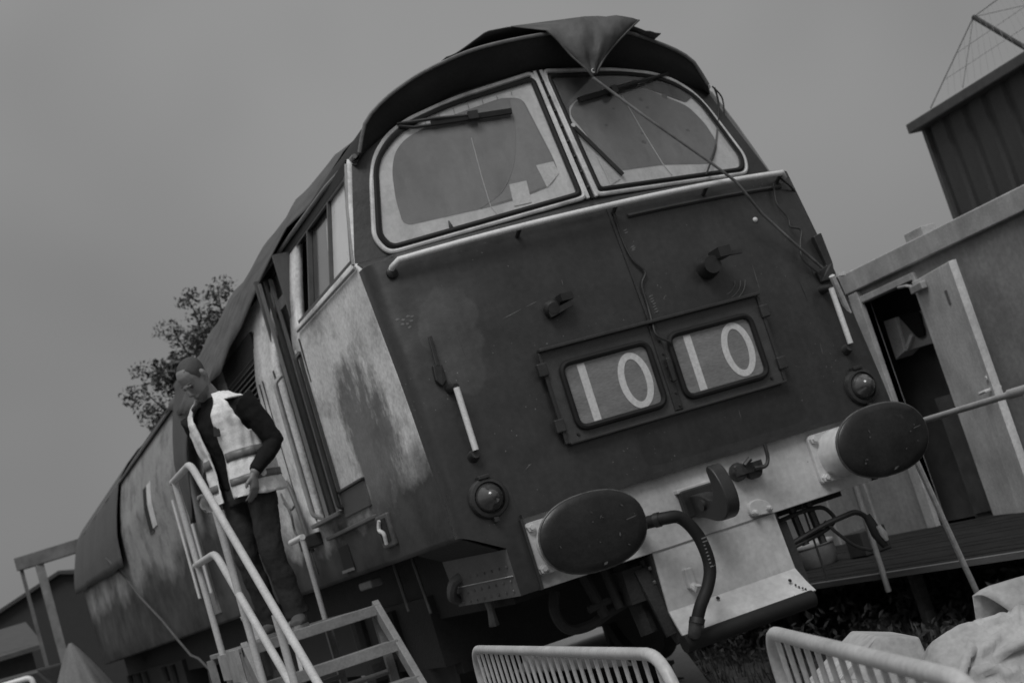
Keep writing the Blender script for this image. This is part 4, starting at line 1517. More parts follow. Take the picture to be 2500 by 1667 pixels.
# tie back up to the sheet behind
back = [(-.10, .295, 3.862), (.03, .295, 3.858), (.2, .295, 3.845), (.45, .295, 3.815), (.66, .295, 3.755)]
bp_ = smooth_path([Vector(p) for p in back], 3)
bp_ = bp_[:13]
rows.insert(0, [tuple(p + Vector((0, 0, .004))) for p in bp_])
fl.grid(rows)
flo = fl.build('front_flap', TARP, tpo, smooth=True, solid=.006, angle=180)

hemL = [Vector(r[0]) + Vector((0, -.004, 0)) for r in rows[1:]]
hemR = [Vector(r[-1]) + Vector((0, -.004, 0)) for r in rows[1:]]
MB().tube(hemL, .006, 6).build('hem', TARP, tpo, smooth=True)
MB().tube(hemR, .006, 6).build('hem', TARP, tpo, smooth=True)
MB().tube([T + Vector((.012 + .011 * cos(2 * pi * k / 12), -.012, .035 + .011 * sin(2 * pi * k / 12))) for k in range(12)], .004, 6, closed=True).build('eyelet', ALLOY, tpo, smooth=True)

# piece hanging down the body side behind the person
hg = MB()
rows = []
for i in range(21):
    t = i / 20
    row = []
    z = 3.44 - t * 1.30
    ya = tab([(0, 5.75), (.25, 5.9), (.6, 6.25), (.85, 6.55), (1, 6.82)], t)
    yb = tab([(0, 6.95), (.2, 7.05), (.6, 7.02), (1, 6.92)], t)
    for k in range(16):
        s = k / 15
        y = lerp(ya, yb, s)
        x = -(xs(max(1.3, min(3.36, z))) if z < 3.36 else 1.17) - .10 - .02 * sin(s * 7 + t * 1.5) * t
        row.append((x, y, z))
    rows.append(row)
hg.grid(rows)
hgo = hg.build('tarpaulin', gm('tarp_side', .075, rough=.65, var=.15, scale=2, bump=.1), smooth=True, solid=.006, angle=180)
tag(hgo, 'narrow dark tarpaulin tail hanging down the body side behind the man', 'tarpaulin', 'tarpaulins on the locomotive')
# rear sheet
rt_ = MB()
rows = []
for j in range(26):
    y = 13.0 + j * .31
    zb = tab([(13, 2.30), (14.4, 2.33), (15.4, 2.36), (17, 2.42), (18.6, 2.45), (20.8, 2.5)], y)
    row = []
    ripple = .035 * sin(y * 2.9) + .02 * sin(y * 6.3)
    for k in range(9):
        t = k / 8
        z = lerp(zb, 3.34, t)
        x = -(xs(z)) - .03 - (1 - t * .8) * (.05 + max(-.04, ripple))
        row.append((x, y, z))
    for u in [-.97, -.85, -.7, -.5, -.25, 0, .25, .5, .7, .85, .97]:
        sx_, sz_ = sect(u)
        row.append((sx_ * 1.01, y, sz_ + .025))
    for z in (3.3, 3.0, 2.7, 2.4):
        row.append((xs(z) + .05 + max(-.02, ripple * .5), y, z))
    rows.append(row)
rt_.grid(rows)
rto = rt_.build('tarpaulin', gm('tarp_rear', .085, rough=.7, var=.2, scale=2, bump=.1), smooth=True, solid=.006, angle=180)
tag(rto, 'dark tarpaulin hanging in folds over the far end of the locomotive', 'tarpaulin', 'tarpaulins on the locomotive')

rp = MB()
rp.tube([(.217, .148, 3.438), (.40, .06, 3.14), (.66, -.03, 2.775), (.77, -.03, 2.645), (.80, -.02, 2.60), (.90, .02, 2.44), (1.05, .04, 2.24), (1.19, .055, 2.06)], .0085, 8)
tag(rp.build('tie_rope', gm('dark_rope', .13, rough=.9, var=.7, scale=4, spots=.2, spot_v=.3), smooth=True), 'tie rope running from the tarpaulin point across the right windscreen', 'rope')
rp = MB()
P0, P1 = Vector((1.215, .03, 2.0)), Vector((2.13, .92, GZ))
rp.tube([P0 + (P1 - P0) * (k / 14) + Vector((0, 0, -.03 * sin(pi * k / 14))) for k in range(15)], .018, 8)
tag(rp.build('guy_rope', ROPE_M, smooth=True), 'pale guy rope stretched from the right grab rail down to the ground', 'rope')
hsr = MB()
HOSE = [(-1.4, 15.0, 2.6), (-1.4, 13.262, 2.135), (-1.4, 12.526, 1.861), (-1.4, 11.031, 1.447), (-1.4, 10.411, 1.239), (-1.4, 9.603, .987), (-1.4, 9.151, .938), (-1.4, 8.664, .812), (-1.42, 8.72, .5), (-1.45, 8.75, GZ)]
hsr.tube(HOSE, .014, 8)
tag(hsr.build('hanging_hose', gm('old_hose', .08, rough=.7, var=.3), smooth=True), 'pale hose sagging along the lower body side towards the rear', 'hose')

# ================================================================== ACCESS STEPS
ST = thing('access_steps', (-1.9, 1.4, GZ), 'mobile metal access steps with pale tube handrails beside the cab door', 'steps')
RAILT = gm('step_rail_paint', .52, rough=.45, var=.15, scale=6, spots=.12, spot_v=.15, spot_scale=40)
TZ = 1.0
XL, XR = -2.3, -1.5
pf = MB().box(XL + .03, XR, 1.40, 2.75, TZ - .03, TZ)
pf.build('platform', STEPM, ST, bevel=.004)
MB().box(XL, XR + .02, 1.36, 1.41, TZ - .055, TZ + .005).build('nosing', STEPM, ST, bevel=.004)
n_st = 6
for k in range(1, n_st + 1):
    z = TZ - .212 * k
    y = 1.39 - .20 * k
    if z < GZ + .05:
        break
    MB().box(XL + .04, XR - .005, y - .02, y + .2, z - .028, z).build('tread', STEPM, ST, bevel=.004)
    MB().box(XL + .04, XR - .005, y - .045, y - .02, z - .06, z + .004).build('nosing', STEPM, ST, bevel=.003)
for xx in (XL + .02, XR):
    q = MB()
    q.bar((xx, 1.42, TZ - .0), (xx, .13, GZ + .0), .04, .085, up=(0, .7, .7))
    q.build('stringer', STEPM, ST, bevel=.004)
# left handrails
for (z0, z1, yb) in ((2.06, .50, -.58), (1.54, .50, -.02)):
    q = MB()
    q.tube(bend([(XL, 2.13, z0), (XL, 1.38, z0), (XL, yb, z1)], .10, 6), .0215, 10)
    q.build('handrail', RAILT, ST, smooth=True)
for (yy, zt) in ((2.05, 2.06), (1.02, 1.74), (.25, 1.12)):
    q = MB()
    q.tube([(XL, yy, zt), (XL, yy + .02, GZ if yy > 1.5 else max(GZ, tab([(.13, GZ), (1.42, TZ)], yy)))], .02, 10)
    q.build('handrail_post', RAILT, ST, smooth=True)
# right guard at the platform
q = MB()
q.tube([(XR, 2.70, 1.55), (XR, 2.71, TZ)], .018, 10)
q.build('guard_post', RAILT, ST, smooth=True)
MB().tube([(XR, 2.68, 1.55), (XR, 3.05, 1.55)], .02, 10).build('guard_rail', RAILW, ST, smooth=True)
# legs, braces and feet
for (xx, yy) in ((XL + .02, 2.7), (XR, 2.7), (XR, 1.46), (XL + .02, 1.46)):
    MB().bar((xx, yy, TZ - .03), (xx, yy, GZ), .045, .045).build('leg', STEPM, ST)
for z in (.62, .30):
    MB().tube([(XL + .03, 1.48, z), (XR, 1.48, z)], .016, 8).build('brace', STEPM, ST, smooth=True)
    MB().tube([(XL + .03, 2.68, z), (XR, 2.68, z)], .016, 8).build('brace', STEPM, ST, smooth=True)
MB().bar((-2.02, 1.34, .93), (-2.10, 1.10, .18), .02, .02).build('brace', RAILT, ST)
MB().bar((-2.02, 1.34, .93), (-2.07, 1.40, .99), .02, .02).build('brace', RAILT, ST)
MB().box(XL - .03, XL - .005, 1.48, 1.78, .82, 1.0).build('toe_board', gm('toe_board', .34, rough=.6, var=.3, scale=9, spots=.3, spot_v=.12), ST)
MB().box(XL - .03, XL - .005, 1.80, 2.08, .84, .99).build('toe_board', MATS['toe_board'], ST)
MB().bar((XL + .06, 1.37, 1.17), (XL + .09, 1.37, 1.02), .05, .02, up=(0, 1, 0)).build('gate_stub', RAILW, ST)
MB().bar((XL + .02, 1.40, .97), (-2.18, .75, .05), .06, .03, up=(1, 0, 0)).build('stair_plank', RAILT, ST)

# ================================================================== PERSON
PO = Vector((-1.93, 1.86, TZ + .002))
lf = Vector((.55, -.835, 0))
ff = Vector((-.835, -.55, 0))


def pt(f, l, z):
    return PO + ff * f + lf * l + Vector((0, 0, z))


def ring(c, axis, rx, ry, n=14, ref=None, pw=2.0):
    """ellipse of points round c perpendicular to axis; rx along ref"""
    ax = Vector(axis).normalized()
    rv = Vector(ref) if ref is not None else lf
    u = (rv - ax * rv.dot(ax)).normalized()
    v = ax.cross(u)
    res = []
    for k in range(n):
        a = 2 * pi * k / n
        res.append(c + u * rx * cos(a) + v * ry * sin(a))
    return res


def loft(mb, secs, n=14, ref=None, cap=True):
    """secs: [(centre, rx, ry)]"""
    rgs = []
    for i, (c, rx, ry) in enumerate(secs):
        a = secs[max(0, i - 1)][0]
        b = secs[min(len(secs) - 1, i + 1)][0]
        rgs.append(ring(c, b - a, rx, ry, n, ref))
    o = len(mb.v)
    mb.grid(rgs, close=True)
    if cap:
        mb.f.append(tuple(o + k for k in range(n))[::-1])
        mb.f.append(tuple(o + (len(secs) - 1) * n + k for k in range(n)))


PE = thing('person', PO, 'man in a white high visibility vest and dark jeans looking down from the steps', 'person')


def finish(mb, name, mat, vox, smooth_it=4, parent=None, wrinkle=None):
    ob = mb.build(name, mat, parent or PE, smooth=True, angle=180)
    md = ob.modifiers.new('remesh', 'REMESH')
    md.mode = 'VOXEL'
    md.voxel_size = vox
    md.use_smooth_shade = True
    if smooth_it:
        m2 = ob.modifiers.new('smooth', 'SMOOTH')
        m2.iterations = smooth_it
        m2.factor = .5
    if wrinkle:
        tx = bpy.data.textures.new(name + '_folds', 'CLOUDS')
        tx.noise_scale = wrinkle[0]
        tx.noise_depth = 2
        m3 = ob.modifiers.new('folds', 'DISPLACE')
        m3.texture = tx
        m3.texture_coords = 'LOCAL'
        m3.strength = wrinkle[1]
        m3.mid_level = .5
    return ob


# joints
hipL, hipR = pt(-.01, .095, .90), pt(-.02, -.095, .90)
kneeL, kneeR = pt(.05, .10, .49), pt(.06, -.10, .49)
ankL, ankR = pt(-.02, .10, .09), pt(-.03, -.12, .09)
shL, shR = pt(.035, .20, 1.375), pt(.09, -.19, 1.37)
elL, wrL = pt(-.06, .262, 1.09), pt(.135, .215, .93)
elR, wrR = pt(-.05, -.24, 1.10), pt(.14, -.19, .92)
neck = pt(.075, 0, 1.44)
hc = pt(.165, -.0, 1.585)          # head centre
hd_f = (ff * .80 + lf * -.05 + Vector((0, 0, -.72))).normalized()   # face direction, looking down
hd_u = (Vector((0, 0, 1)) - hd_f * hd_f.z).normalized()
hd_l = hd_u.cross(hd_f)


def hp3(f, l, u):
    return hc + hd_f * f + hd_l * l + hd_u * u


body = MB()
loft(body, [(pt(0, 0, .84), .15, .10), (pt(0, 0, .95), .155, .11), (pt(.0, 0, 1.08), .14, .10), (pt(.02, 0, 1.22), .165, .115), (pt(.04, 0, 1.33), .175, .11), (pt(.055, 0, 1.40), .12, .085), (pt(.07, 0, 1.44), .065, .06)], 16)
loft(body, [(pt(.055, 0, 1.39), .07, .07), (neck, .06, .062), (pt(.11, 0, 1.50), .056, .06), (hc + Vector((0, 0, -.04)), .055, .06)], 14)
# head: skull, jaw, nose, brow, ears
secs = []
for (u, rx, ry, fo_) in ((-.115, .028, .03, .062), (-.10, .042, .05, .052), (-.075, .054, .068, .035), (-.045, .062, .08, .02), (-.01, .068, .09, .008), (.03, .074, .096, -.002), (.065, .072, .094, -.008), (.095, .058, .076, -.012), (.115, .034, .046, -.014), (.123, .012, .018, -.014)):
    secs.append((hp3(fo_, 0, u), rx, ry))
loft(body, secs, 18, ref=hd_l)
loft(body, [(hp3(.095, 0, .012), .008, .010), (hp3(.108, 0, -.008), .010, .012), (hp3(.118, 0, -.028), .014, .014), (hp3(.100, 0, -.040), .013, .012)], 10, ref=hd_l)
loft(body, [(hp3(.088, -.042, .018), .008, .009), (hp3(.098, 0, .022), .010, .009), (hp3(.088, .042, .018), .008, .009)], 8, ref=hd_u)
loft(body, [(hp3(.088, -.024, -.066), .007, .008), (hp3(.100, 0, -.064), .009, .012), (hp3(.088, .024, -.066), .007, .008)], 8, ref=hd_u)
loft(body, [(hp3(.078, -.02, -.098), .012, .012), (hp3(.092, 0, -.10), .016, .014), (hp3(.078, .02, -.098), .012, .012)], 8, ref=hd_u)
for s in (-1, 1):
    loft(body, [(hp3(-.005, s * .070, -.035), .010, .007), (hp3(-.012, s * .080, -.012), .017, .009), (hp3(-.016, s * .082, .014), .018, .009), (hp3(-.012, s * .074, .030), .010, .006)], 8, ref=hd_f)
# arms and legs
for S_, E_, W_ in ((shL, elL, wrL), (shR, elR, wrR)):
    loft(body, [(S_, .052, .052), (S_.lerp(E_, .5), .046, .046), (E_, .038, .040), (E_.lerp(W_, .4), .038, .036), (W_, .026, .028)], 12)
for H_, K_, A_ in ((hipL, kneeL, ankL), (hipR, kneeR, ankR)):
    loft(body, [(H_, .085, .09), (H_.lerp(K_, .5), .07, .075), (K_, .052, .056), (K_.lerp(A_, .35), .052, .058), (A_, .036, .04)], 12)
    loft(body, [(A_ + Vector((0, 0, -.04)) - ff * .03, .03, .035), (A_ + Vector((0, 0, -.055)) + ff * .08, .04, .022), (A_ + Vector((0, 0, -.065)) + ff * .15, .03, .014)], 10, ref=lf)


# hands with fingers
def hand(W_, d, nrm, side, curl):
    d = d.normalized()
    nrm = (nrm - d * nrm.dot(d)).normalized()
    across = d.cross(nrm) * side
    loft(body, [(W_, .024, .018), (W_ + d * .04, .036, .015), (W_ + d * .085, .040, .013)], 10, ref=across)
    for k, (ln, off) in enumerate(((.075, -.028), (.085, -.009), (.080, .010), (.062, .028))):
        b = W_ + d * .082 + across * off
        p1 = b + d * ln * .4 + nrm * curl * .012
        p2 = p1 + d * ln * .33 + nrm * curl * .022
        p3 = p2 + d * ln * .2 + nrm * curl * .026
        loft(body, [(b, .0088, .0088), (p1, .0085, .0085), (p2, .0078, .0078), (p3, .0055, .0055)], 8, ref=across)
    b = W_ + d * .03 - across * .03
    loft(body, [(b, .012, .012), (b - across * .025 + d * .025, .011, .011), (b - across * .03 + d * .055 + nrm * .01, .008, .008)], 8, ref=nrm)


hand(wrL, (ff * .16 - lf * .10 + Vector((0, 0, -.95))), -lf, 1, .9)
hand(wrR, (ff * .6 + Vector((0, 0, -.75))), lf, -1, 1.3)
bo_ = finish(body, 'body', SKIN, .0065, 3)
# eyes, brows, hair
for s in (-1, 1):
    MB().lathe([(.003, 0), (.010, .003), (.012, .008), (.008, .013), (.001, .015)], hp3(.078, s * .030, .006), hd_f, 10).build('eye', gm('eye_dark', .03, rough=.2, coat=.5), PE, smooth=True)
    MB().tube([hp3(.088, s * .014, .026), hp3(.090, s * .030, .031), hp3(.080, s * .050, .026)], [.003, .005, .003], 6).build('eyebrow', HAIR, PE, smooth=True)
HEADT = [(-.115, .028, .03, .062), (-.10, .042, .05, .052), (-.075, .054, .068, .035), (-.045, .062, .08, .02), (-.01, .068, .09, .008), (.03, .074, .096, -.002), (.065, .072, .094, -.008), (.095, .058, .076, -.012), (.115, .034, .046, -.014), (.123, .012, .018, -.014)]
hrm = MB()
rn_h = random.Random(4)
NA = 56
rows = []
for i in range(12):
    t = i / 11
    row = []
    for k in range(NA):
        a = 2 * pi * k / NA
        fr0 = sin(a)                       # +1 towards the face
        hl = tab([(-1, -.075), (-.45, -.06), (-.12, .004), (.25, .006), (.42, .04), (.65, .078), (1, .072)], fr0) + rn_h.uniform(-.003, .003)
        u = lerp(hl, .1225, 1 - (1 - t) ** 1.6)
        rx, ry, fo_ = (tab([(q[0], q[c]) for q in HEADT], u) for c in (1, 2, 3))
        th_ = .0045 * min(1, t * 3 + .15) + rn_h.uniform(-.0008, .0008)
        row.append(hp3(fo_ + (ry + th_) * sin(a), (rx + th_) * cos(a), u + .003 * t))
    rows.append(row)
hrm.grid(rows, close=True)
hrm.f.append(tuple(11 * NA + k for k in range(NA)))
hrm.build('hair', HAIR, PE, smooth=True, angle=180)
# stubble
stb = MB()
stb.grid([[hp3(f_, l_, u_) for (f_, l_) in row] for u_, row in (
    (-.062, [(.02, -.062), (.06, -.050), (.088, -.030), (.094, -.026), (.094, .026), (.088, .030), (.06, .050), (.02, .062)]),
    (-.085, [(.03, -.055), (.07, -.042), (.096, -.022), (.100, -.012), (.100, .012), (.096, .022), (.07, .042), (.03, .055)]),
    (-.112, [(.045, -.036), (.075, -.028), (.092, -.016), (.098, -.006), (.098, .006), (.092, .016), (.075, .028), (.045, .036)]))])
stb.build('stubble', gm('stubble', .15, rough=.8, var=.2, scale=80), PE, smooth=True, angle=180)

# black pullover
jk = MB()
loft(jk, [(pt(-.005, 0, .90), .172, .122), (pt(0, 0, 1.0), .17, .122), (pt(.0, 0, 1.1), .18, .135), (pt(.02, 0, 1.22), .198, .145), (pt(.04, 0, 1.33), .205, .136), (pt(.055, 0, 1.40), .145, .104), (pt(.072, 0, 1.44), .082, .076), (pt(.082, 0, 1.468), .070, .068)], 18)
for S_, E_, W_ in ((shL, elL, wrL), (shR, elR, wrR)):
    loft(jk, [(S_.lerp(pt(.05, 0, 1.36), .35), .07, .075), (S_, .082, .078), (S_.lerp(E_, .5), .075, .072), (E_, .062, .062), (E_.lerp(W_, .4), .058, .056), (E_.lerp(W_, .92), .038, .038)], 14)
finish(jk, 'pullover', KNIT, .008, 3, wrinkle=(.08, .02))

# jeans
jn = MB()
loft(jn, [(pt(-.005, 0, .955), .165, .115), (pt(-.005, 0, .88), .175, .125), (pt(-.005, 0, .80), .17, .125)], 18)
for H_, K_, A_ in ((hipL, kneeL, ankL), (hipR, kneeR, ankR)):
    a_ = A_ + Vector((0, 0, -.015)) + ff * .01
    loft(jn, [(H_ + Vector((0, 0, .02)), .095, .10), (H_.lerp(K_, .35), .090, .095), (H_.lerp(K_, .75), .075, .08), (K_, .07, .075), (K_.lerp(a_, .18), .066, .075), (K_.lerp(a_, .4), .069, .074), (K_.lerp(a_, .6), .062, .070), (K_.lerp(a_, .78), .066, .072), (K_.lerp(a_, .9), .061, .072), (a_, .066, .080)], 16)
finish(jn, 'jeans', DENIM, .008, 2, wrinkle=(.09, .02))
# shoes
for A_ in (ankL, ankR):
    dr = (ff * .75 + lf * (.55 if A_ is ankL else .1)).normalized()
    sdv = dr.cross(Vector((0, 0, 1)))
    b = Vector((A_.x, A_.y, PO.z))
    sh_ = MB()
    loft(sh_, [(b - dr * .075 + Vector((0, 0, .045)), .030, .035), (b - dr * .05 + Vector((0, 0, .055)), .038, .05), (b + dr * .02 + Vector((0, 0, .058)), .042, .052), (b + dr * .08 + Vector((0, 0, .045)), .046, .036), (b + dr * .14 + Vector((0, 0, .036)), .046, .028), (b + dr * .185 + Vector((0, 0, .03)), .030, .02)], 14, ref=sdv)
    so2 = finish(sh_, 'shoe', SHOE, .006, 3)
    sl = MB()
    outl = []
    for k in range(20):
        a = 2 * pi * k / 20
        L = .05 + .145 * cos(a)
        W2 = .048 * sin(a) * (1 + .12 * cos(a))
        outl.append(b + dr * L + sdv * W2 + Vector((0, 0, .001)))
    sl.prism(outl, (0, 0, .02))
    sl.build('sole', SOLE, so2)

# vest: open front, cut armholes
vs_ = MB()
VSEC = [(.82, .216, .172, -.005), (.92, .212, .168, .0), (1.02, .208, .162, .0), (1.12, .204, .156, .005), (1.22, .216, .163, .02), (1.28, .222, .162, .03), (1.33, .222, .157, .038), (1.38, .206, .140, .047), (1.42, .160, .116, .058), (1.448, .112, .096, .066), (1.465, .090, .086, .072)]
NV = 220
_v = []
for (a_, b_) in zip(VSEC, VSEC[1:]):
    for k in range(9):
        _v.append(tuple(lerp(p, q, k / 9) for p, q in zip(a_, b_)))
VSEC = _v + [VSEC[-1]]


def vpt(z, rx, ry, fo_, a, grow=0.0):
    ca, sa = cos(a), sin(a)
    ex = 2 / 2.6
    f = fo_ + (ry + grow) * (abs(ca) ** ex) * (1 if ca > 0 else -1)
    l = (rx + grow) * (abs(sa) ** ex) * (1 if sa > 0 else -1)
    rip = .006 * sin(a * 9 + z * 14) + .004 * sin(a * 17 - z * 23)
    return pt(f + rip * ca, l + rip * sa, z)


def vest_cols(z):
    """angles of the cloth columns at height z, in groups: front, side, back, side, front"""
    g0 = tab([(.83, .15), (1.2, .19), (1.33, .27), (1.40, .42), (1.466, .75)], z)
    half = tab([(1.10, .25), (1.2, .22), (1.24, .40), (1.30, .54), (1.38, .60), (1.43, .58)], z)
    cuts = [g0, pi / 2 - half, pi / 2 + half, 3 * pi / 2 - half, 3 * pi / 2 + half, 2 * pi - g0]
    cols = []
    for gi, n_ in enumerate((16, 12, 34, 12, 16)):
        for k in range(n_ + 1):
            cols.append((gi, lerp(cuts[gi], cuts[gi + 1], k / n_) - .02))
    return cols


base_i = len(vs_.v)
nc_ = len(vest_cols(1.0))
for i, (z, rx, ry, fo_) in enumerate(VSEC):
    for gi, a in vest_cols(z):
        zz = z + (.012 * cos(a * 2) if i == 0 else 0)
        vs_.v.append(tuple(vpt(zz, rx, ry, fo_, a)))
gl_ = [c[0] for c in vest_cols(1.0)]
for i in range(len(VSEC) - 1):
    zc = (VSEC[i][0] + VSEC[i + 1][0]) / 2
    for k in range(nc_ - 1):
        if gl_[k] != gl_[k + 1]:
            continue
        if gl_[k] in (1, 3) and 1.20 < zc < 1.405:
            continue
        o_ = base_i + i * nc_ + k
        vs_.f.append((o_, o_ + 1, o_ + 1 + nc_, o_ + nc_))
vo = vs_.build('vest', VEST, PE, smooth=True, angle=180)
_bm = bmesh.new()
_bm.from_mesh(vo.data)
bmesh.ops.remove_doubles(_bm, verts=_bm.verts, dist=.0004)
bmesh.ops.recalc_face_normals(_bm, faces=_bm.faces)
_bm.to_mesh(vo.data)
_bm.free()
md = vo.modifiers.new('thick', 'SOLIDIFY')
md.thickness = .006
md.offset = 0
_tx = bpy.data.textures.new('vest_folds', 'CLOUDS')
_tx.noise_scale = .11
_tx.noise_depth = 2
md = vo.modifiers.new('folds', 'DISPLACE')
md.texture = _tx
md.texture_coords = 'LOCAL'
md.strength = .022
md.mid_level = .42
vo['label'] = 'white open high visibility vest with two grey bands'
for zb0, zb1 in ((1.045, 1.10), (.90, .945)):
    bd = MB()
    rows = []
    for z in (zb0, (zb0 + zb1) / 2, zb1):
        row = []
        rx = tab([(q[0], q[1]) for q in VSEC], z)
        ry = tab([(q[0], q[2]) for q in VSEC], z)
        f0 = tab([(q[0], q[3]) for q in VSEC], z)
        for k in range(60):
            a = .20 + (2 * pi - .40) * k / 59 - .02
            row.append(tuple(vpt(z, rx, ry, f0, a, .007)))
        rows.append(row)
    bd.grid(rows)
    bd.build('band', BANDM, vo, smooth=True, solid=.003, angle=180)
MB().bar(pt(.188, .085, 1.265), pt(.195, .075, 1.205), .04, .012, up=tuple(lf * .4 + ff)).build('radio', BLACK, vo, bevel=.004)

# ================================================================== SITE CABIN (right)
CX = 4.2
SCB = thing('site_cabin', (5.4, 3, .1), 'grey steel site cabin with its door standing open behind the locomotive', 'cabin')
FZ = .12
CT = 2.49
cw = MB()
cw.box(CX, CX + .06, 3.98, 9.5, FZ - .05, CT - .15)
cw.box(CX, CX + .06, -3.0, 3.21, FZ - .05, CT - .15)
cw.box(CX, CX + .06, 3.21, 3.98, 2.185, CT - .15)
cw.build('front_wall', CABINW, SCB)
MB().box(CX + .06, CX + 2.4, 9.44, 9.5, FZ - .05, CT - .15).build('end_wall', CABINW, SCB)
MB().box(CX + .06, CX + 2.4, -3.0, -2.94, FZ - .05, CT - .15).build('end_wall', CABINW, SCB)
MB().box(CX + 2.4, CX + 2.46, -3.0, 9.5, FZ - .05, CT - .15).build('back_wall', CABINW, SCB)
MB().box(CX + .0, CX + 2.46, -3.0, 9.5, FZ - .12, FZ - .05).build('floor', CABINW, SCB)
MB().box(CX - .0, CX + 2.46, -3.0, 9.5, CT - .15, CT - .10).build('roof', CABINW, SCB)
MB().box(CX - .05, CX + .04, -3.03, 9.53, 2.31, CT).build('roof_beam', CABINT, SCB, bevel=.01)
MB().box(CX - .035, CX + .0, -3.0, 9.5, FZ - .10, FZ + .02).build('base_rail', gm('base_rail_p', .17, rough=.6, var=.2), SCB, bevel=.006)
for yy in (4.9, 5.6, 6.3, 7.0, 7.7, 8.4, 9.1):
    MB().box(CX - .022, CX - .0, yy - .02, yy + .02, FZ + .02, 2.31).build('wall_rib', CABINW, SCB)
for yy in (-2.4, -1.2, 0, 1.2):
    MB().box(CX - .012, CX - .0, yy - .012, yy + .012, FZ + .02, 2.31).build('wall_rib', CABINW, SCB)
# door frame
MB().box(CX - .045, CX + .07, 3.98, 4.12, FZ, 2.30).build('door_post', CABINT, SCB, bevel=.008)
MB().box(CX - .03, CX + .07, 3.21, 3.98, 2.19, 2.25).build('door_head', CABINT, SCB, bevel=.008)
MB().box(CX - .03, CX + .07, 3.17, 3.21, FZ, 2.25).build('door_post', CABINT, SCB, bevel=.006)
MB().box(CX - .02, CX + .3, 3.21, 3.98, FZ - .04, FZ - .01).build('threshold', BLACK, SCB)
# open door leaf
hx, hy = CX - .03, 3.19
dirv = Vector((-.235, -.85, 0)).normalized()
nrmv = Vector((dirv.y, -dirv.x, 0))


def lf_(u, off, z):
    return Vector((hx, hy, z)) + dirv * u + nrmv * off


dl = MB()
dl.prism([lf_(0, -.02, FZ + .02), lf_(.86, -.02, FZ + .02), lf_(.86, -.02, 2.17), lf_(0, -.02, 2.17)], nrmv * .04)
dlo = dl.build('door', LEAF_D, SCB, bevel=.004)
dlo['label'] = 'pale cabin door swung open'
for sgn in (-1, 1):
    MB().bar(lf_(.845, sgn * .026, FZ + .02), lf_(.845, sgn * .026, 2.17), .03, .012, up=tuple(nrmv)).build('door_edge', LEAF_D, dlo)
    MB().tube([lf_(.78, sgn * .02, 1.13), lf_(.78, sgn * .06, 1.13), lf_(.66, sgn * .062, 1.125)], .013, 8).build('door_handle', RAILW, dlo, smooth=True)
    MB().lathe([(.022, 0), (.02, .014)], lf_(.79, sgn * .02, 1.22), nrmv * sgn, 12).build('door_lock', RAILW, dlo, smooth=True)
    MB().bar(lf_(.60, sgn * .0215, 1.86), lf_(.60, sgn * .0215, 1.98), .05, .004, up=tuple(nrmv)).build('door_mark', gm('door_mark', .16), dlo)
    MB().bar(lf_(.04, sgn * .05, 2.10), lf_(.30, sgn * .05, 2.10), .05, .06).build('door_closer', GALV, dlo, bevel=.006)
MB().tube([lf_(.06, .05, 2.13), Vector((hx - .05, hy + .05, 2.16)), Vector((hx, hy + .22, 2.18))], .014, 6).build('closer_arm', GALV, dlo)
MB().tube([(CX, 1.92, 1.10), (CX - .14, 1.93, 1.10), (CX - .16, 1.93, 1.10)], [.014, .014, .03], 8).build('door_stop', BLACK, SCB, smooth=True)
# things just inside the doorway
MB().box(4.66, 4.70, 3.25, 6.5, FZ, 2.32).build('partition', gm('partition_p', .11, rough=.7, var=.2), SCB)
cbn = thing('wall_unit', (4.5, 3.9, 1.6), 'pale wall unit seen inside the open cabin door', 'wall unit')
MB().prism([(4.47, 4.18, 2.0), (4.47, 3.99, 1.99), (4.47, 4.03, 1.68), (4.47, 4.19, 1.635)], (.19, 0, 0)).build('side_panel', gm('unit_white', .9, rough=.5), cbn, bevel=.006)
MB().prism([(4.50, 3.985, 1.985), (4.50, 3.40, 1.94), (4.50, 3.40, 1.65), (4.50, 4.025, 1.675)], (.16, 0, 0)).build('back_panel', gm('unit_grey', .5, rough=.5), cbn, bevel=.006)
MB().prism(round_poly([Vector((4.495, 3.96, 2.0)), Vector((4.495, 3.66, 1.96)), Vector((4.495, 3.69, 1.74)), Vector((4.495, 3.79, 1.74))], .04, 4), (-.02, 0, 0)).build('dark_bowl', DARKIN, cbn)
MB().bar((4.48, 3.86, 1.79), (4.48, 3.985, 1.70), .03, .035).build('tap', gm('unit_white', .75), cbn)
cp2 = thing('tall_cabinet', (4.5, 3.6, FZ), 'dark tall cabinet standing inside the cabin', 'cabinet')
MB().box(4.40, 4.655, 3.3, 3.75, FZ, 1.2).build('carcass', gm('dark_cab', .12, rough=.6, var=.3), cp2)
MB().box(4.38, 4.40, 3.33, 3.72, FZ + .05, 1.15).build('cabinet_door', gm('dark_cab_door', .10, rough=.5, var=.3), cp2)
# roof lug
MB().box(CX - .02, CX + .12, 2.88, 3.13, CT, CT + .075).build('roof_lug', CABINT, SCB, bevel=.006)

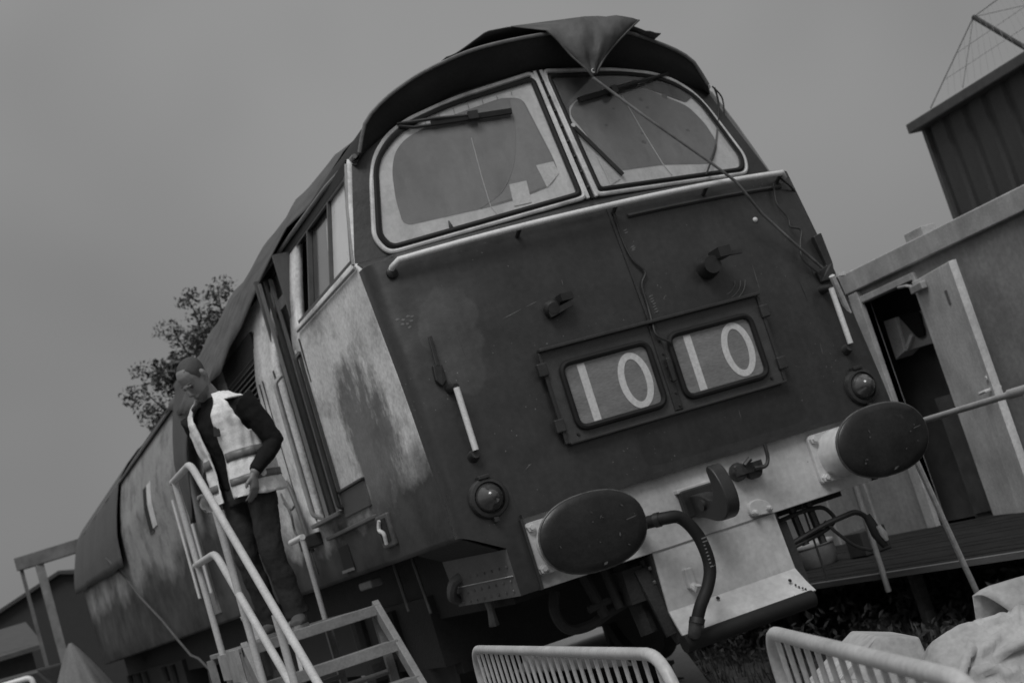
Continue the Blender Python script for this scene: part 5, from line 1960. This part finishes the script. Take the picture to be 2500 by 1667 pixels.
# deck and its rail
DK = thing('timber_deck', (3.1, 2.5, GZ), 'timber walkway deck along the front of the site cabin', 'deck')
for k in range(14):
    x0 = 2.14 + k * .146
    MB().box(x0, x0 + .1435, -2.5, 8.8, .132 + .002 * (k % 3), .152 + .002 * (k % 3)).build('board', DECKW, DK)
MB().box(2.10, 2.14, -2.5, 8.8, .118, .158).build('edge_beam', gm('deck_edge', .15, rough=.8, var=.3, scale=3, stretch=(4, .5, 6)), DK)
for yy in (-1.6, .2, 1.66, 3.4, 5.2, 7):
    MB().bar((2.2, yy, .13), (2.2, yy, GZ - .05), .07, .07).build('leg', TIMBER, DK)
    MB().bar((3.9, yy, .13), (3.9, yy, GZ - .05), .07, .07).build('leg', TIMBER, DK)
RL = thing('deck_handrail', (2.09, 0, .1), 'tubular handrail with posts along the deck edge', 'handrail')
MB().tube([(2.09, 1.9, 1.066), (2.09, -.06, 1.064)], .021, 10).build('top_rail', GALV, RL, smooth=True)
MB().tube([(2.09, -.20, 1.064), (2.09, -2.3, 1.062)], .021, 10).build('top_rail', GALV, RL, smooth=True)
MB().tube([(2.09, .0, 1.066), (2.09, -.22, 1.064)], .030, 10).build('rail_coupler', GALV, RL, smooth=True)
for yy in (1.82, -.14, -2.2):
    MB().tube([(2.09, yy, 1.066), (2.09, yy + .03, .03)], .021, 10).build('post', GALV, RL, smooth=True)
MB().tube([(2.09, -.14, .99), (2.09, -.14, .95)], .033, 10).build('rail_coupler', GALV, RL, smooth=True)
# drum on the deck
BK = thing('plastic_drum', (3.0, 4.1, .158), 'pale lidded drum standing on the deck behind the brake pipes', 'drum')
MB().lathe([(.15, 0), (.165, .05), (.17, .15), (.165, .17)], (3.0, 4.1, .158), (0, 0, 1), 24).build('drum_body', gm('drum_p', .14, rough=.5, var=.3), BK, smooth=True)
MB().lathe([(.175, 0), (.18, .012), (.175, .03), (.12, .045), (.02, .05)], (3.0, 4.1, .328), (0, 0, 1), 24).build('lid', gm('drum_lid', .34, rough=.4), BK, smooth=True)
CRT = MB().box(3.05, 3.3, 3.45, 3.7, .158, .36)
tag(CRT.build('crate', gm('crate_dark', .03, rough=.7, var=.3), bevel=.01), 'small dark crate beside the drum on the deck', 'crate')

# ================================================================== CLAD TOWER BUILDING
TW = thing('clad_building', (13, 4, GZ), 'tall dark building with ribbed metal cladding rising behind the cabin', 'building')
TX = 10.68
MB().box(TX + .05, TX + 9, -10, 10.27, GZ, 5.0).build('wall', CLAD, TW)
MB().box(TX - .19, TX + 9.3, -10.3, 10.40, 5.0, 5.15).build('roof_edge', CLADROOF, TW, bevel=.02)
MB().box(TX - .02, TX + .1, 10.24, 10.31, GZ, 5.0).build('corner_trim', gm('corner_trim_p', .09, rough=.5), TW)
pm_ = None
for k in range(26):
    yy = 10.05 - k * .44
    if pm_ is None:
        q = MB().prism([(TX + .06, .10, 0), (TX + .0, .07, 0), (TX + .0, -.20, 0), (TX + .06, -.24, 0), (TX + .06, -.34, 0), (TX + .08, -.34, 0), (TX + .08, .10, 0)], (0, 0, 5.33))
        po_ = q.build('cladding_panel', CLAD, TW)
        pm_ = po_.data
        base = po_.location.copy()
    else:
        po_ = bpy.data.objects.new('cladding_panel', pm_)
        COL.objects.link(po_)
        po_.parent = TW
    # mesh was built relative to the thing, at y around 0, z from 0
    po_.location = (0, yy, GZ)
NETW = thing('roof_net', (TX + .3, 6, 5.16), 'wire bird net propped on posts above the clad building roof', 'net')
apex = [Vector((TX + .05, 8.62, 6.0)), Vector((TX + .05, 4.0, 6.1)), Vector((TX + .05, 0, 6.1))]
MB().tube([(TX + .05, 7.85, 5.16), tuple(apex[0])], .035, 8).build('post', BLACK, NETW)
MB().tube([(TX + .05, 3.6, 5.16), tuple(apex[1])], .035, 8).build('post', BLACK, NETW)
wr = gm('net_wire', .30, rough=.6)
MB().tube([(TX - .2, 9.75, 5.16), tuple(apex[0]), tuple(apex[1]), tuple(apex[2])], .009, 5).build('ridge_wire', wr, NETW)
MB().tube([(TX - .2, 9.0, 5.16), tuple(apex[0]), (TX + 2.5, 8.0, 5.9), (TX + 4, 8, 5.2)], .007, 5).build('ridge_wire', wr, NETW)
ntm = MB()
for k in range(60):
    t = k / 59
    p = Vector((TX - .25, lerp(9.7, 1.0, t), 5.16))
    if t < .13:
        q = Vector((TX - .2, 9.75, 5.16)).lerp(apex[0], t / .13)
    else:
        q = apex[0].lerp(apex[1], (t - .13) / .87)
    ntm.tube([p, q], .0022, 3)
for h in (.3, .6):
    ntm.tube([Vector((TX - .25, 9.6, 5.16)).lerp(apex[0], h), Vector((TX - .25, 3, 5.16)).lerp(apex[1], h)], .0035, 3)
no = ntm.build('net_mesh', wr, NETW)
no['kind'] = 'stuff'

# ================================================================== CROWD BARRIERS


def barrier(p0, p1, zt, label, rtop, tilt0=0.0):
    p0, p1 = Vector(p0), Vector(p1)
    d = (p1 - p0)
    L = d.length
    d.normalize()
    mid = (p0 + p1) / 2
    root = thing('crowd_barrier', (mid.x, mid.y, GZ), label, 'barrier', 'crowd barriers in front of the locomotive')
    R_ = .0175
    top = Vector((0, 0, zt))
    bot = Vector((0, 0, GZ + .14))
    loop = bend([p0 + bot, p0 + top, p1 + top, p1 + bot], rtop, 8)
    loop = [loop[0]] + loop[1:-1] + [loop[-1]]
    MB().tube(loop, R_, 12).build('frame', gm('barrier_paint', .5, rough=.42, var=.14, scale=5, spots=.22, spot_v=.1, spot_scale=34, bump=.05), root, smooth=True)
    MB().tube([p0 + bot, p1 + bot], R_ * .9, 10).build('bottom_rail', MATS['barrier_paint'], root, smooth=True)
    nb = int(L / .105)
    bm_ = None
    for k in range(1, nb):
        c = p0 + d * (L * k / nb)
        e = min(k, nb - k) * L / nb
        zz = zt - (rtop * .30 * (1 - min(1, e / (rtop * .9))) if e < rtop * .9 else 0)
        MB().tube([c + bot, c + Vector((0, 0, zz - .005))], .0065, 6).build('bar', MATS['barrier_paint'], root, smooth=True)
    side = Vector((d.y, -d.x, 0))
    for c in (p0 + d * .25, p1 - d * .25):
        MB().tube(bend([c - side * .28 + Vector((0, 0, GZ + .01)), c + Vector((0, 0, GZ + .13)), c + side * .28 + Vector((0, 0, GZ + .01))], .06, 4), .017, 8).build('foot', MATS['barrier_paint'], root, smooth=True)
    return root


barrier((-1.712, -.72, 0), (-2.135, -3.55, 0), .72, 'metal crowd barrier with close bars standing ahead of the steps', .17)
barrier((-1.89, -3.65, 0), (-2.42, -5.20, 0), .70, 'nearer pale crowd barrier with widely spaced bars before white sheeting', .13)

# ================================================================== WHITE SHEETING (right foreground)


def cloth(name, label, prof, mat, group):
    """heap built as a height field over an oriented patch"""
    mb = MB()
    mb.grid(prof)
    ob = mb.build(name, mat, smooth=True, solid=.006, angle=180)
    tag(ob, label, 'sheet', group)
    return ob


from mathutils import noise as mnoise


def crease(a, b, f, sd_):
    """sharp-ridged folds"""
    n_ = mnoise.noise(Vector((a * f, b * f, sd_)))
    return 1 - min(1, abs(n_) * 3.2)


ox = Vector((-1.12, -3.12, 0))
ax1 = Vector((.93, -.36, 0)).normalized()     # to the right in the picture
ax2 = Vector((.36, .93, 0)).normalized()      # away


def heap(a, b):
    ridge = tab([(-.12, -.30), (-.03, .25), (.0, .37), (.04, .435), (.10, .452), (.30, .45), (.5, .44), (.9, .33), (1.3, .05)], a)
    prof_ = tab([(-.75, -.34), (-.45, -.12), (-.2, .20), (-.06, .40), (0, .45), (.1, .42), (.25, .2), (.4, -.25)], b) - .45
    h = ridge + prof_
    return max(h, GZ + .02 + .012 * mnoise.noise(Vector((a * 9, b * 9, 2))))


import numpy as np


def drape(hfun, a0, a1, b0, b1, na, nb, slack_a, slack_b, seed, steps=150):
    """settle a sheet with spare cloth over the heap hfun, so that it buckles into folds"""
    A = np.linspace(a0, a1, na)
    B = np.linspace(b0, b1, nb)
    fa, fb = np.linspace(a0 - .3, a1 + .3, 160), np.linspace(b0 - .3, b1 + .3, 140)
    H = np.array([[hfun(a, b) for b in fb] for a in fa])

    def hh(x, y):
        u = np.clip((x - fa[0]) / (fa[1] - fa[0]), 0, 158.999)
        v = np.clip((y - fb[0]) / (fb[1] - fb[0]), 0, 138.999)
        i, j = u.astype(int), v.astype(int)
        du, dv = u - i, v - j
        return (H[i, j] * (1 - du) * (1 - dv) + H[i + 1, j] * du * (1 - dv) + H[i, j + 1] * (1 - du) * dv + H[i + 1, j + 1] * du * dv)
    rg = np.random.RandomState(seed)
    X, Y = np.meshgrid(A, B, indexing='ij')
    Zs = hh(X, Y)
    nz_ = np.zeros_like(Zs)
    for f in (4, 7, 11, 17):
        ph = rg.rand(4) * 6.28
        th = rg.rand() * 3.14
        nz_ += np.sin(f * 2.2 * (X * np.cos(th) + Y * np.sin(th)) + ph[0] + 1.3 * np.sin(f * X + ph[1])) / f ** .5
    P = np.stack([X, Y, Zs + .03 + .012 * nz_ + .002 * rg.rand(na, nb)], -1)
    da, db = A[1] - A[0], B[1] - B[0]
    ra = np.linalg.norm(np.diff(np.stack([X, Y, Zs], -1), axis=0), axis=-1) * slack_a
    rb = np.linalg.norm(np.diff(np.stack([X, Y, Zs], -1), axis=1), axis=-1) * slack_b

    def con(p, q, rest, k):
        d = q - p
        L = np.linalg.norm(d, axis=-1, keepdims=True) + 1e-9
        c = d * (1 - rest[..., None] / L) * .5 * k
        p += c
        q -= c
    rdg = np.sqrt(((ra[:, :-1] + ra[:, 1:]) / 2) ** 2 + ((rb[:-1] + rb[1:]) / 2) ** 2)
    for it in range(steps):
        P0 = P.copy()
        P[..., 2] -= .0022
        for _ in range(5):
            for s0 in (0, 1):
                m = (na - 1 - s0) // 2
                con(P[s0:s0 + 2 * m:2], P[s0 + 1:s0 + 2 * m + 1:2], ra[s0:s0 + 2 * m:2], 1.0)
                m = (nb - 1 - s0) // 2
                con(P[:, s0:s0 + 2 * m:2], P[:, s0 + 1:s0 + 2 * m + 1:2], rb[:, s0:s0 + 2 * m:2], 1.0)
            for s0 in (0, 1):
                m = (na - 1 - s0) // 2
                con(P[s0:s0 + 2 * m:2, :-1], P[s0 + 1:s0 + 2 * m + 1:2, 1:], rdg[s0:s0 + 2 * m:2], .35)
                con(P[s0:s0 + 2 * m:2, 1:], P[s0 + 1:s0 + 2 * m + 1:2, :-1], rdg[s0:s0 + 2 * m:2], .35)
            for s0 in (0, 1, 2, 3):
                m = (na - 2 - s0 + 3) // 4
                p_, q_ = P[s0:na - 2:4], P[s0 + 2:na:4]
                con(p_, q_, (ra[s0:na - 2:4] + ra[s0 + 1:na - 1:4])[:p_.shape[0]], .12)
                p_, q_ = P[:, s0:nb - 2:4], P[:, s0 + 2:nb:4]
                con(p_, q_, (rb[:, s0:nb - 2:4] + rb[:, s0 + 1:nb - 1:4])[:, :p_.shape[1]], .12)
            g_ = hh(P[..., 0], P[..., 1]) + .004
            hit = P[..., 2] < g_
            P[..., 2] = np.maximum(P[..., 2], g_)
            P[..., 0] = np.where(hit, P0[..., 0] * .5 + P[..., 0] * .5, P[..., 0])
            P[..., 1] = np.where(hit, P0[..., 1] * .5 + P[..., 1] * .5, P[..., 1])
    return P


def world_rows(P):
    return [[tuple(ox + ax1 * float(q[0]) + ax2 * float(q[1]) + Vector((0, 0, float(q[2])))) for q in r] for r in P]


cloth('canvas_sheet', 'crumpled dirty white canvas heaped behind the nearer barrier', world_rows(drape(heap, -.12, 1.25, -.72, .34, 130, 100, 1.24, 1.2, 3)), CANVAS, 'white canvas on the ground')
# open fold standing up behind it, like a small tent
rows = []
for i in range(30):
    t = i / 29
    a = .235 + t * .85
    zr_ = tab([(.23, .52), (.28, .535), (.45, .53), (.62, .495), (1.1, .30)], a)
    fb = ox + ax1 * (a + .085 * (1 - t) + .01) + ax2 * .03
    fb.z = heap(a + .09, .03) - .015
    kb = ox + ax1 * (a - .05 * (1 - t)) + ax2 * .26
    kb.z = -.05
    rd = ox + ax1 * a + ax2 * .10
    rd.z = zr_
    row = []
    for k in range(9):
        q = k / 8
        p = fb.lerp(rd, q)
        p.z += .02 * sin(pi * q) + .012 * mnoise.noise(Vector((a * 7, q * 2, 1)))
        row.append(tuple(p))
    for k in range(1, 9):
        q = k / 8
        p = rd.lerp(kb, q)
        p.z += .03 * sin(pi * q)
        row.append(tuple(p))
    rows.append(row)
cloth('canvas_sheet', 'open fold of white canvas standing up behind the heap', rows, CANVAS, 'white canvas on the ground')
# flat folded bundle further left
q = MB()
a0 = Vector((-.86, -2.42, 0))
e1v = Vector((.95, -.33, 0)).normalized()
e2v = Vector((.33, .95, 0)).normalized()
q.prism([a0 + Vector((0, 0, .16)) - e1v * .35 - e2v * .2, a0 + e1v * .18 - e2v * .1 + Vector((0, 0, .16)), a0 + e1v * .19 + Vector((0, 0, .365)), a0 + e1v * .04 + Vector((0, 0, .415)), a0 - e1v * .45 - e2v * .25 + Vector((0, 0, .20))], e2v * .35)
qo = q.build('folded_bundle', CANVAS, bevel=.008)
tag(qo, 'flat folded white bundle with a squared end left of the canvas heap', 'bundle')
q = MB()
rows = []
for j in range(10):
    row = []
    for i in range(24):
        s, t = i / 23, j / 9
        p = Vector((-1.55, -2.95, 0)) + e1v * (s * 1.0) + e2v * (t * .75 - .2)
        h = lerp(-.10, .33, min(1, t * 1.3)) - .5 * max(0, s - .3) + .03 * mnoise.noise(Vector((s * 9, t * 6, 3))) + .015 * sin(9 * s + 5 * t) - .30 * max(0, .25 - s)
        row.append((p.x, p.y, max(GZ + .02, h)))
    rows.append(row)
cloth('canvas_sheet', 'white canvas sloping down behind the bars of the nearer barrier', rows, CANVAS, 'white canvas on the ground')
# ================================================================== VEGETATION


def leaf_cloud(mb, centre, rad, n, size, rnd, flat=1.0):
    for _ in range(n):
        while True:
            v = Vector((rnd.uniform(-1, 1), rnd.uniform(-1, 1), rnd.uniform(-1, 1)))
            if v.length <= 1:
                break
        p = Vector(centre) + Vector((v.x * rad[0], v.y * rad[1], v.z * rad[2]))
        d = Vector((rnd.gauss(0, 1), rnd.gauss(0, 1), rnd.gauss(0, 1) * flat)).normalized()
        e = d.orthogonal().normalized()
        e = Quaternion(d, rnd.uniform(0, 2 * pi)) @ e
        k = d.cross(e)
        s = size * rnd.uniform(.6, 1.4)
        o = len(mb.v)
        mb.v += [tuple(p - e * s), tuple(p + k * s * .38 + d * s * .1), tuple(p + e * s), tuple(p - k * s * .38 + d * s * .1)]
        mb.f.append((o, o + 1, o + 2, o + 3))


TR = thing('tree', (2.65, 23.4, GZ), 'bushy tree rising behind the locomotive roof', 'tree')
tr = MB()
rn = random.Random(11)
base = Vector((2.65, 23.4, GZ))
tr.tube([base, base + Vector((.1, 0, 2.2)), base + Vector((0, .1, 4.2)), base + Vector((-.1, 0, 6.0))], [.22, .17, .12, .05], 9)
crown = MB()
tips = []
for k in range(26):
    a = rn.uniform(0, 2 * pi)
    h0 = rn.uniform(2.6, 5.6)
    ln = rn.uniform(1.0, 2.0) * (1.15 - (h0 - 2.6) * .14)
    st = base + Vector((0, 0, h0))
    en = st + Vector((cos(a) * ln, sin(a) * ln, ln * rn.uniform(.15, .75)))
    mid_ = st.lerp(en, .5) + Vector((0, 0, .12))
    tr.tube([st, mid_, en], [.05, .03, .012], 6)
    for q in range(7):
        t = .45 + .55 * q / 6
        tips.append(st.lerp(en, t) + Vector((rn.gauss(0, .15), rn.gauss(0, .15), rn.gauss(0, .12))))
# left-hand sprays seen against the sky
for tgt in ((.45, 22.0, 5.55), (.55, 22.2, 5.1), (.75, 22.0, 6.05), (1.25, 21.8, 6.55), (1.75, 21.9, 6.95), (2.35, 22.0, 7.25), (1.2, 22.0, 5.9), (1.7, 22.0, 6.3), (1.3, 22.0, 5.3), (2.2, 22, 6.6), (2.0, 22, 5.9)):
    en = Vector(tgt) + Vector((.38, -.15, .36))
    st = base + Vector((0, 0, rn.uniform(3.5, 5.2)))
    tr.tube([st, st.lerp(en, .5) + Vector((0, 0, .1)), en], [.05, .03, .01], 6)
    for q in range(9):
        t = .5 + .5 * q / 8
        tips.append(st.lerp(en, t) + Vector((.0 + rn.gauss(0, .10), rn.gauss(0, .10), rn.gauss(0, .08))))
for p in tips:
    leaf_cloud(crown, p, (.33, .33, .22), 92, .06 * rn.uniform(.7, 1.25), rn)
tr.build('trunk', BARK, TR, smooth=True)
crown.build('crown', LEAFM, TR)

# weeds and grass
gr = MB()
rn = random.Random(21)


def blade(x, y, h, w_):
    a = rn.uniform(0, 2 * pi)
    lean = rn.uniform(.1, .6) * h
    dx, dy = cos(a), sin(a)
    z0 = GZ - .01
    o = len(gr.v)
    gr.v.extend([(x - dy * w_, y + dx * w_, z0), (x + dy * w_, y - dx * w_, z0),
                 (x + dx * lean * .4 + dy * w_ * .7, y + dy * lean * .4 - dx * w_ * .7, z0 + h * .6),
                 (x + dx * lean * .4 - dy * w_ * .7, y + dy * lean * .4 + dx * w_ * .7, z0 + h * .6),
                 (x + dx * lean, y + dy * lean, z0 + h)])
    gr.f.extend([(o, o + 1, o + 2, o + 3), (o + 3, o + 2, o + 4)])


for _ in range(26000):
    x = rn.uniform(.9, 4.1)
    y = rn.uniform(-1.5, 14)
    if x < 2.3 and -3.9 < (y - 2.22) - (x - .845) * 2.18 and x < 1.9 and rn.random() < .75:
        continue
    blade(x, y, rn.uniform(.04, .17), rn.uniform(.003, .007))
for _ in range(9000):
    blade(rn.uniform(-7, 9), rn.uniform(8, 34), rn.uniform(.05, .2), rn.uniform(.006, .014))
go = gr.build('grass', LEAFL)
go['kind'] = 'stuff'
go['label'] = 'short rough grass beside and beyond the track'
wd = MB()
for k in range(150):
    x = rn.uniform(1.95, 3.6)
    y = rn.uniform(-1.0, 7.5)
    h = rn.uniform(.12, .40)
    leaf_cloud(wd, (x, y, GZ + h * .5), (.16, .16, h * .5), 60, .035, rn, .6)
wo_ = wd.build('weeds', LEAFM)
wo_['kind'] = 'stuff'
wo_['label'] = 'leafy weeds growing under the deck edge'
wd = MB()
for k in range(60):
    x = rn.uniform(1.2, 2.6)
    y = rn.uniform(-.5, 8)
    leaf_cloud(wd, (x, y, GZ + .06), (.15, .15, .06), 30, .028, rn, .5)
wo_ = wd.build('low_weeds', LEAFL)
wo_['kind'] = 'stuff'
wo_['label'] = 'low pale weeds on the rough ground beside the path'

# ================================================================== FAR LEFT
GA = thing('steel_gantry', (-.7, 24.4, GZ), 'rusty steel gantry frame with a box beam beyond the locomotive', 'gantry')
gm_ = gm('gantry_steel', .13, rough=.7, var=.4, scale=3)
MB().bar((-2.04, 24.55, 3.60), (3.2, 22.6, 3.60), .2, .26).build('beam', gm_, GA, bevel=.01)
MB().bar((-1.98, 24.52, 3.47), (-1.98, 24.52, GZ), .07, .07).build('post', gm_, GA)
MB().bar((-1.64, 24.40, 3.47), (-1.64, 24.40, GZ), .16, .16).build('post', gm('gantry_post', .2, rough=.7, var=.3), GA)
MB().bar((3.0, 22.7, 3.47), (3.0, 22.7, GZ), .16, .16).build('post', gm_, GA)

BA = thing('far_shed', (1.2, 58, GZ), 'dark gable ended shed far beyond the gantry', 'shed')
bm1 = gm('shed_wall', .035, rough=.9, var=.2)
apx = Vector((1.22, 55.7, 5.36))
wdv = Vector((.92, -.40, 0)).normalized()
bkv = Vector((.40, .92, 0)).normalized()


def sp_(u, b, z):
    p = Vector((apx.x, apx.y, 0)) + wdv * u + bkv * b
    return Vector((p.x, p.y, z))


MB().prism([sp_(-9, 0, GZ), sp_(4, 0, GZ), sp_(4, 0, 4.0), sp_(0, 0, 5.2), sp_(-9, 0, 2.6)], bkv * 9).build('wall', bm1, BA)
MB().prism([sp_(-9.4, -.3, 2.52), sp_(0, -.3, 5.23), sp_(0, -.3, 5.37), sp_(-9.4, -.3, 2.66)], bkv * 9.6).build('roof', gm('shed_roof', .05, rough=.8), BA)
MB().prism([sp_(0, -.3, 5.23), sp_(4.3, -.3, 3.94), sp_(4.3, -.3, 4.08), sp_(0, -.3, 5.37)], bkv * 9.6).build('roof', MATS['shed_roof'], BA)
MB().prism([sp_(-6, -.02, GZ), sp_(-4.2, -.02, GZ), sp_(-4.2, -.02, 2.0), sp_(-6, -.02, 2.0)], bkv * .03).build('shed_door', gm('shed_door_p', .06, rough=.8), BA)
LS = thing('low_store', (-3.2, 30, GZ), 'low dark store building with lean to roof left of the gantry', 'store')
MB().box(-6.4, -1.95, 29, 33, GZ, 2.15).build('wall', gm('store_wall', .05, rough=.9, var=.3), LS)
MB().prism([(-6.7, 28.6, 1.98), (-1.7, 28.6, 1.98), (-1.7, 33.3, 2.75), (-6.7, 33.3, 2.75)], (0, 0, .1)).build('roof', gm('store_roof', .07, rough=.8, var=.3), LS)
MB().box(-3.4, -2.75, 28.96, 29.0, GZ + .9, 1.55).build('window', gm('store_window', .2, rough=.3, coat=.5, var=.4, scale=5), LS)
MB().box(-5.0, -4.3, 28.96, 29.0, GZ + .9, 1.55).build('window', MATS['store_window'], LS)
# covered stack
rows = []
for j in range(12):
    t = j / 11
    row = []
    for i in range(40):
        a = 2 * pi * i / 40
        r_ = lerp(.02, .85, t ** 1.05) * (1 + .34 * t * (abs(sin(a * 6.5 + .8 * sin(a * 2))) - .5) + .10 * t * sin(a * 5 + 1) + .06 * t * sin(a * 19))
        row.append((-2.35 + r_ * cos(a), 12.4 + r_ * 1.1 * sin(a), lerp(1.55, GZ + .02, t ** 1.25)))
    rows.append(row)
q = MB().grid(rows, close=True)
tag(q.build('covered_stack', gm('grey_sheet', .15, rough=.7, var=.2, scale=3), smooth=True, angle=180), 'stack under a gathered grey sheet beside the locomotive at lower left', 'covered stack')
q = MB()
q.tube(bend([(-4.2, 13.5, GZ), (-4.2, 13.5, 1.32), (-2.85, 12.9, 1.30), (-2.85, 12.9, GZ)], .08, 5), .035, 10)
q.tube([(-4.2, 13.5, 1.12), (-2.85, 12.9, 1.10)], .02, 8)
q.tube([(-4.2, 13.5, .5), (-2.85, 12.9, .5)], .02, 8)
tag(q.build('yard_rail', RAILW, smooth=True), 'short pale yard rail at the lower left corner', 'rail')
q = MB()
q.prism([(-4.6, 17.0, GZ), (-2.35, 16.2, GZ), (-2.35, 16.2, 1.05), (-2.6, 16.28, 1.42), (-3.6, 16.65, 1.46), (-4.6, 17.0, 1.2)], (.7, 1.9, 0))
tag(q.build('covered_trailer', gm('trailer_dark', .03, rough=.5, var=.3), bevel=.05), 'low dark covered trailer parked left of the locomotive', 'trailer')
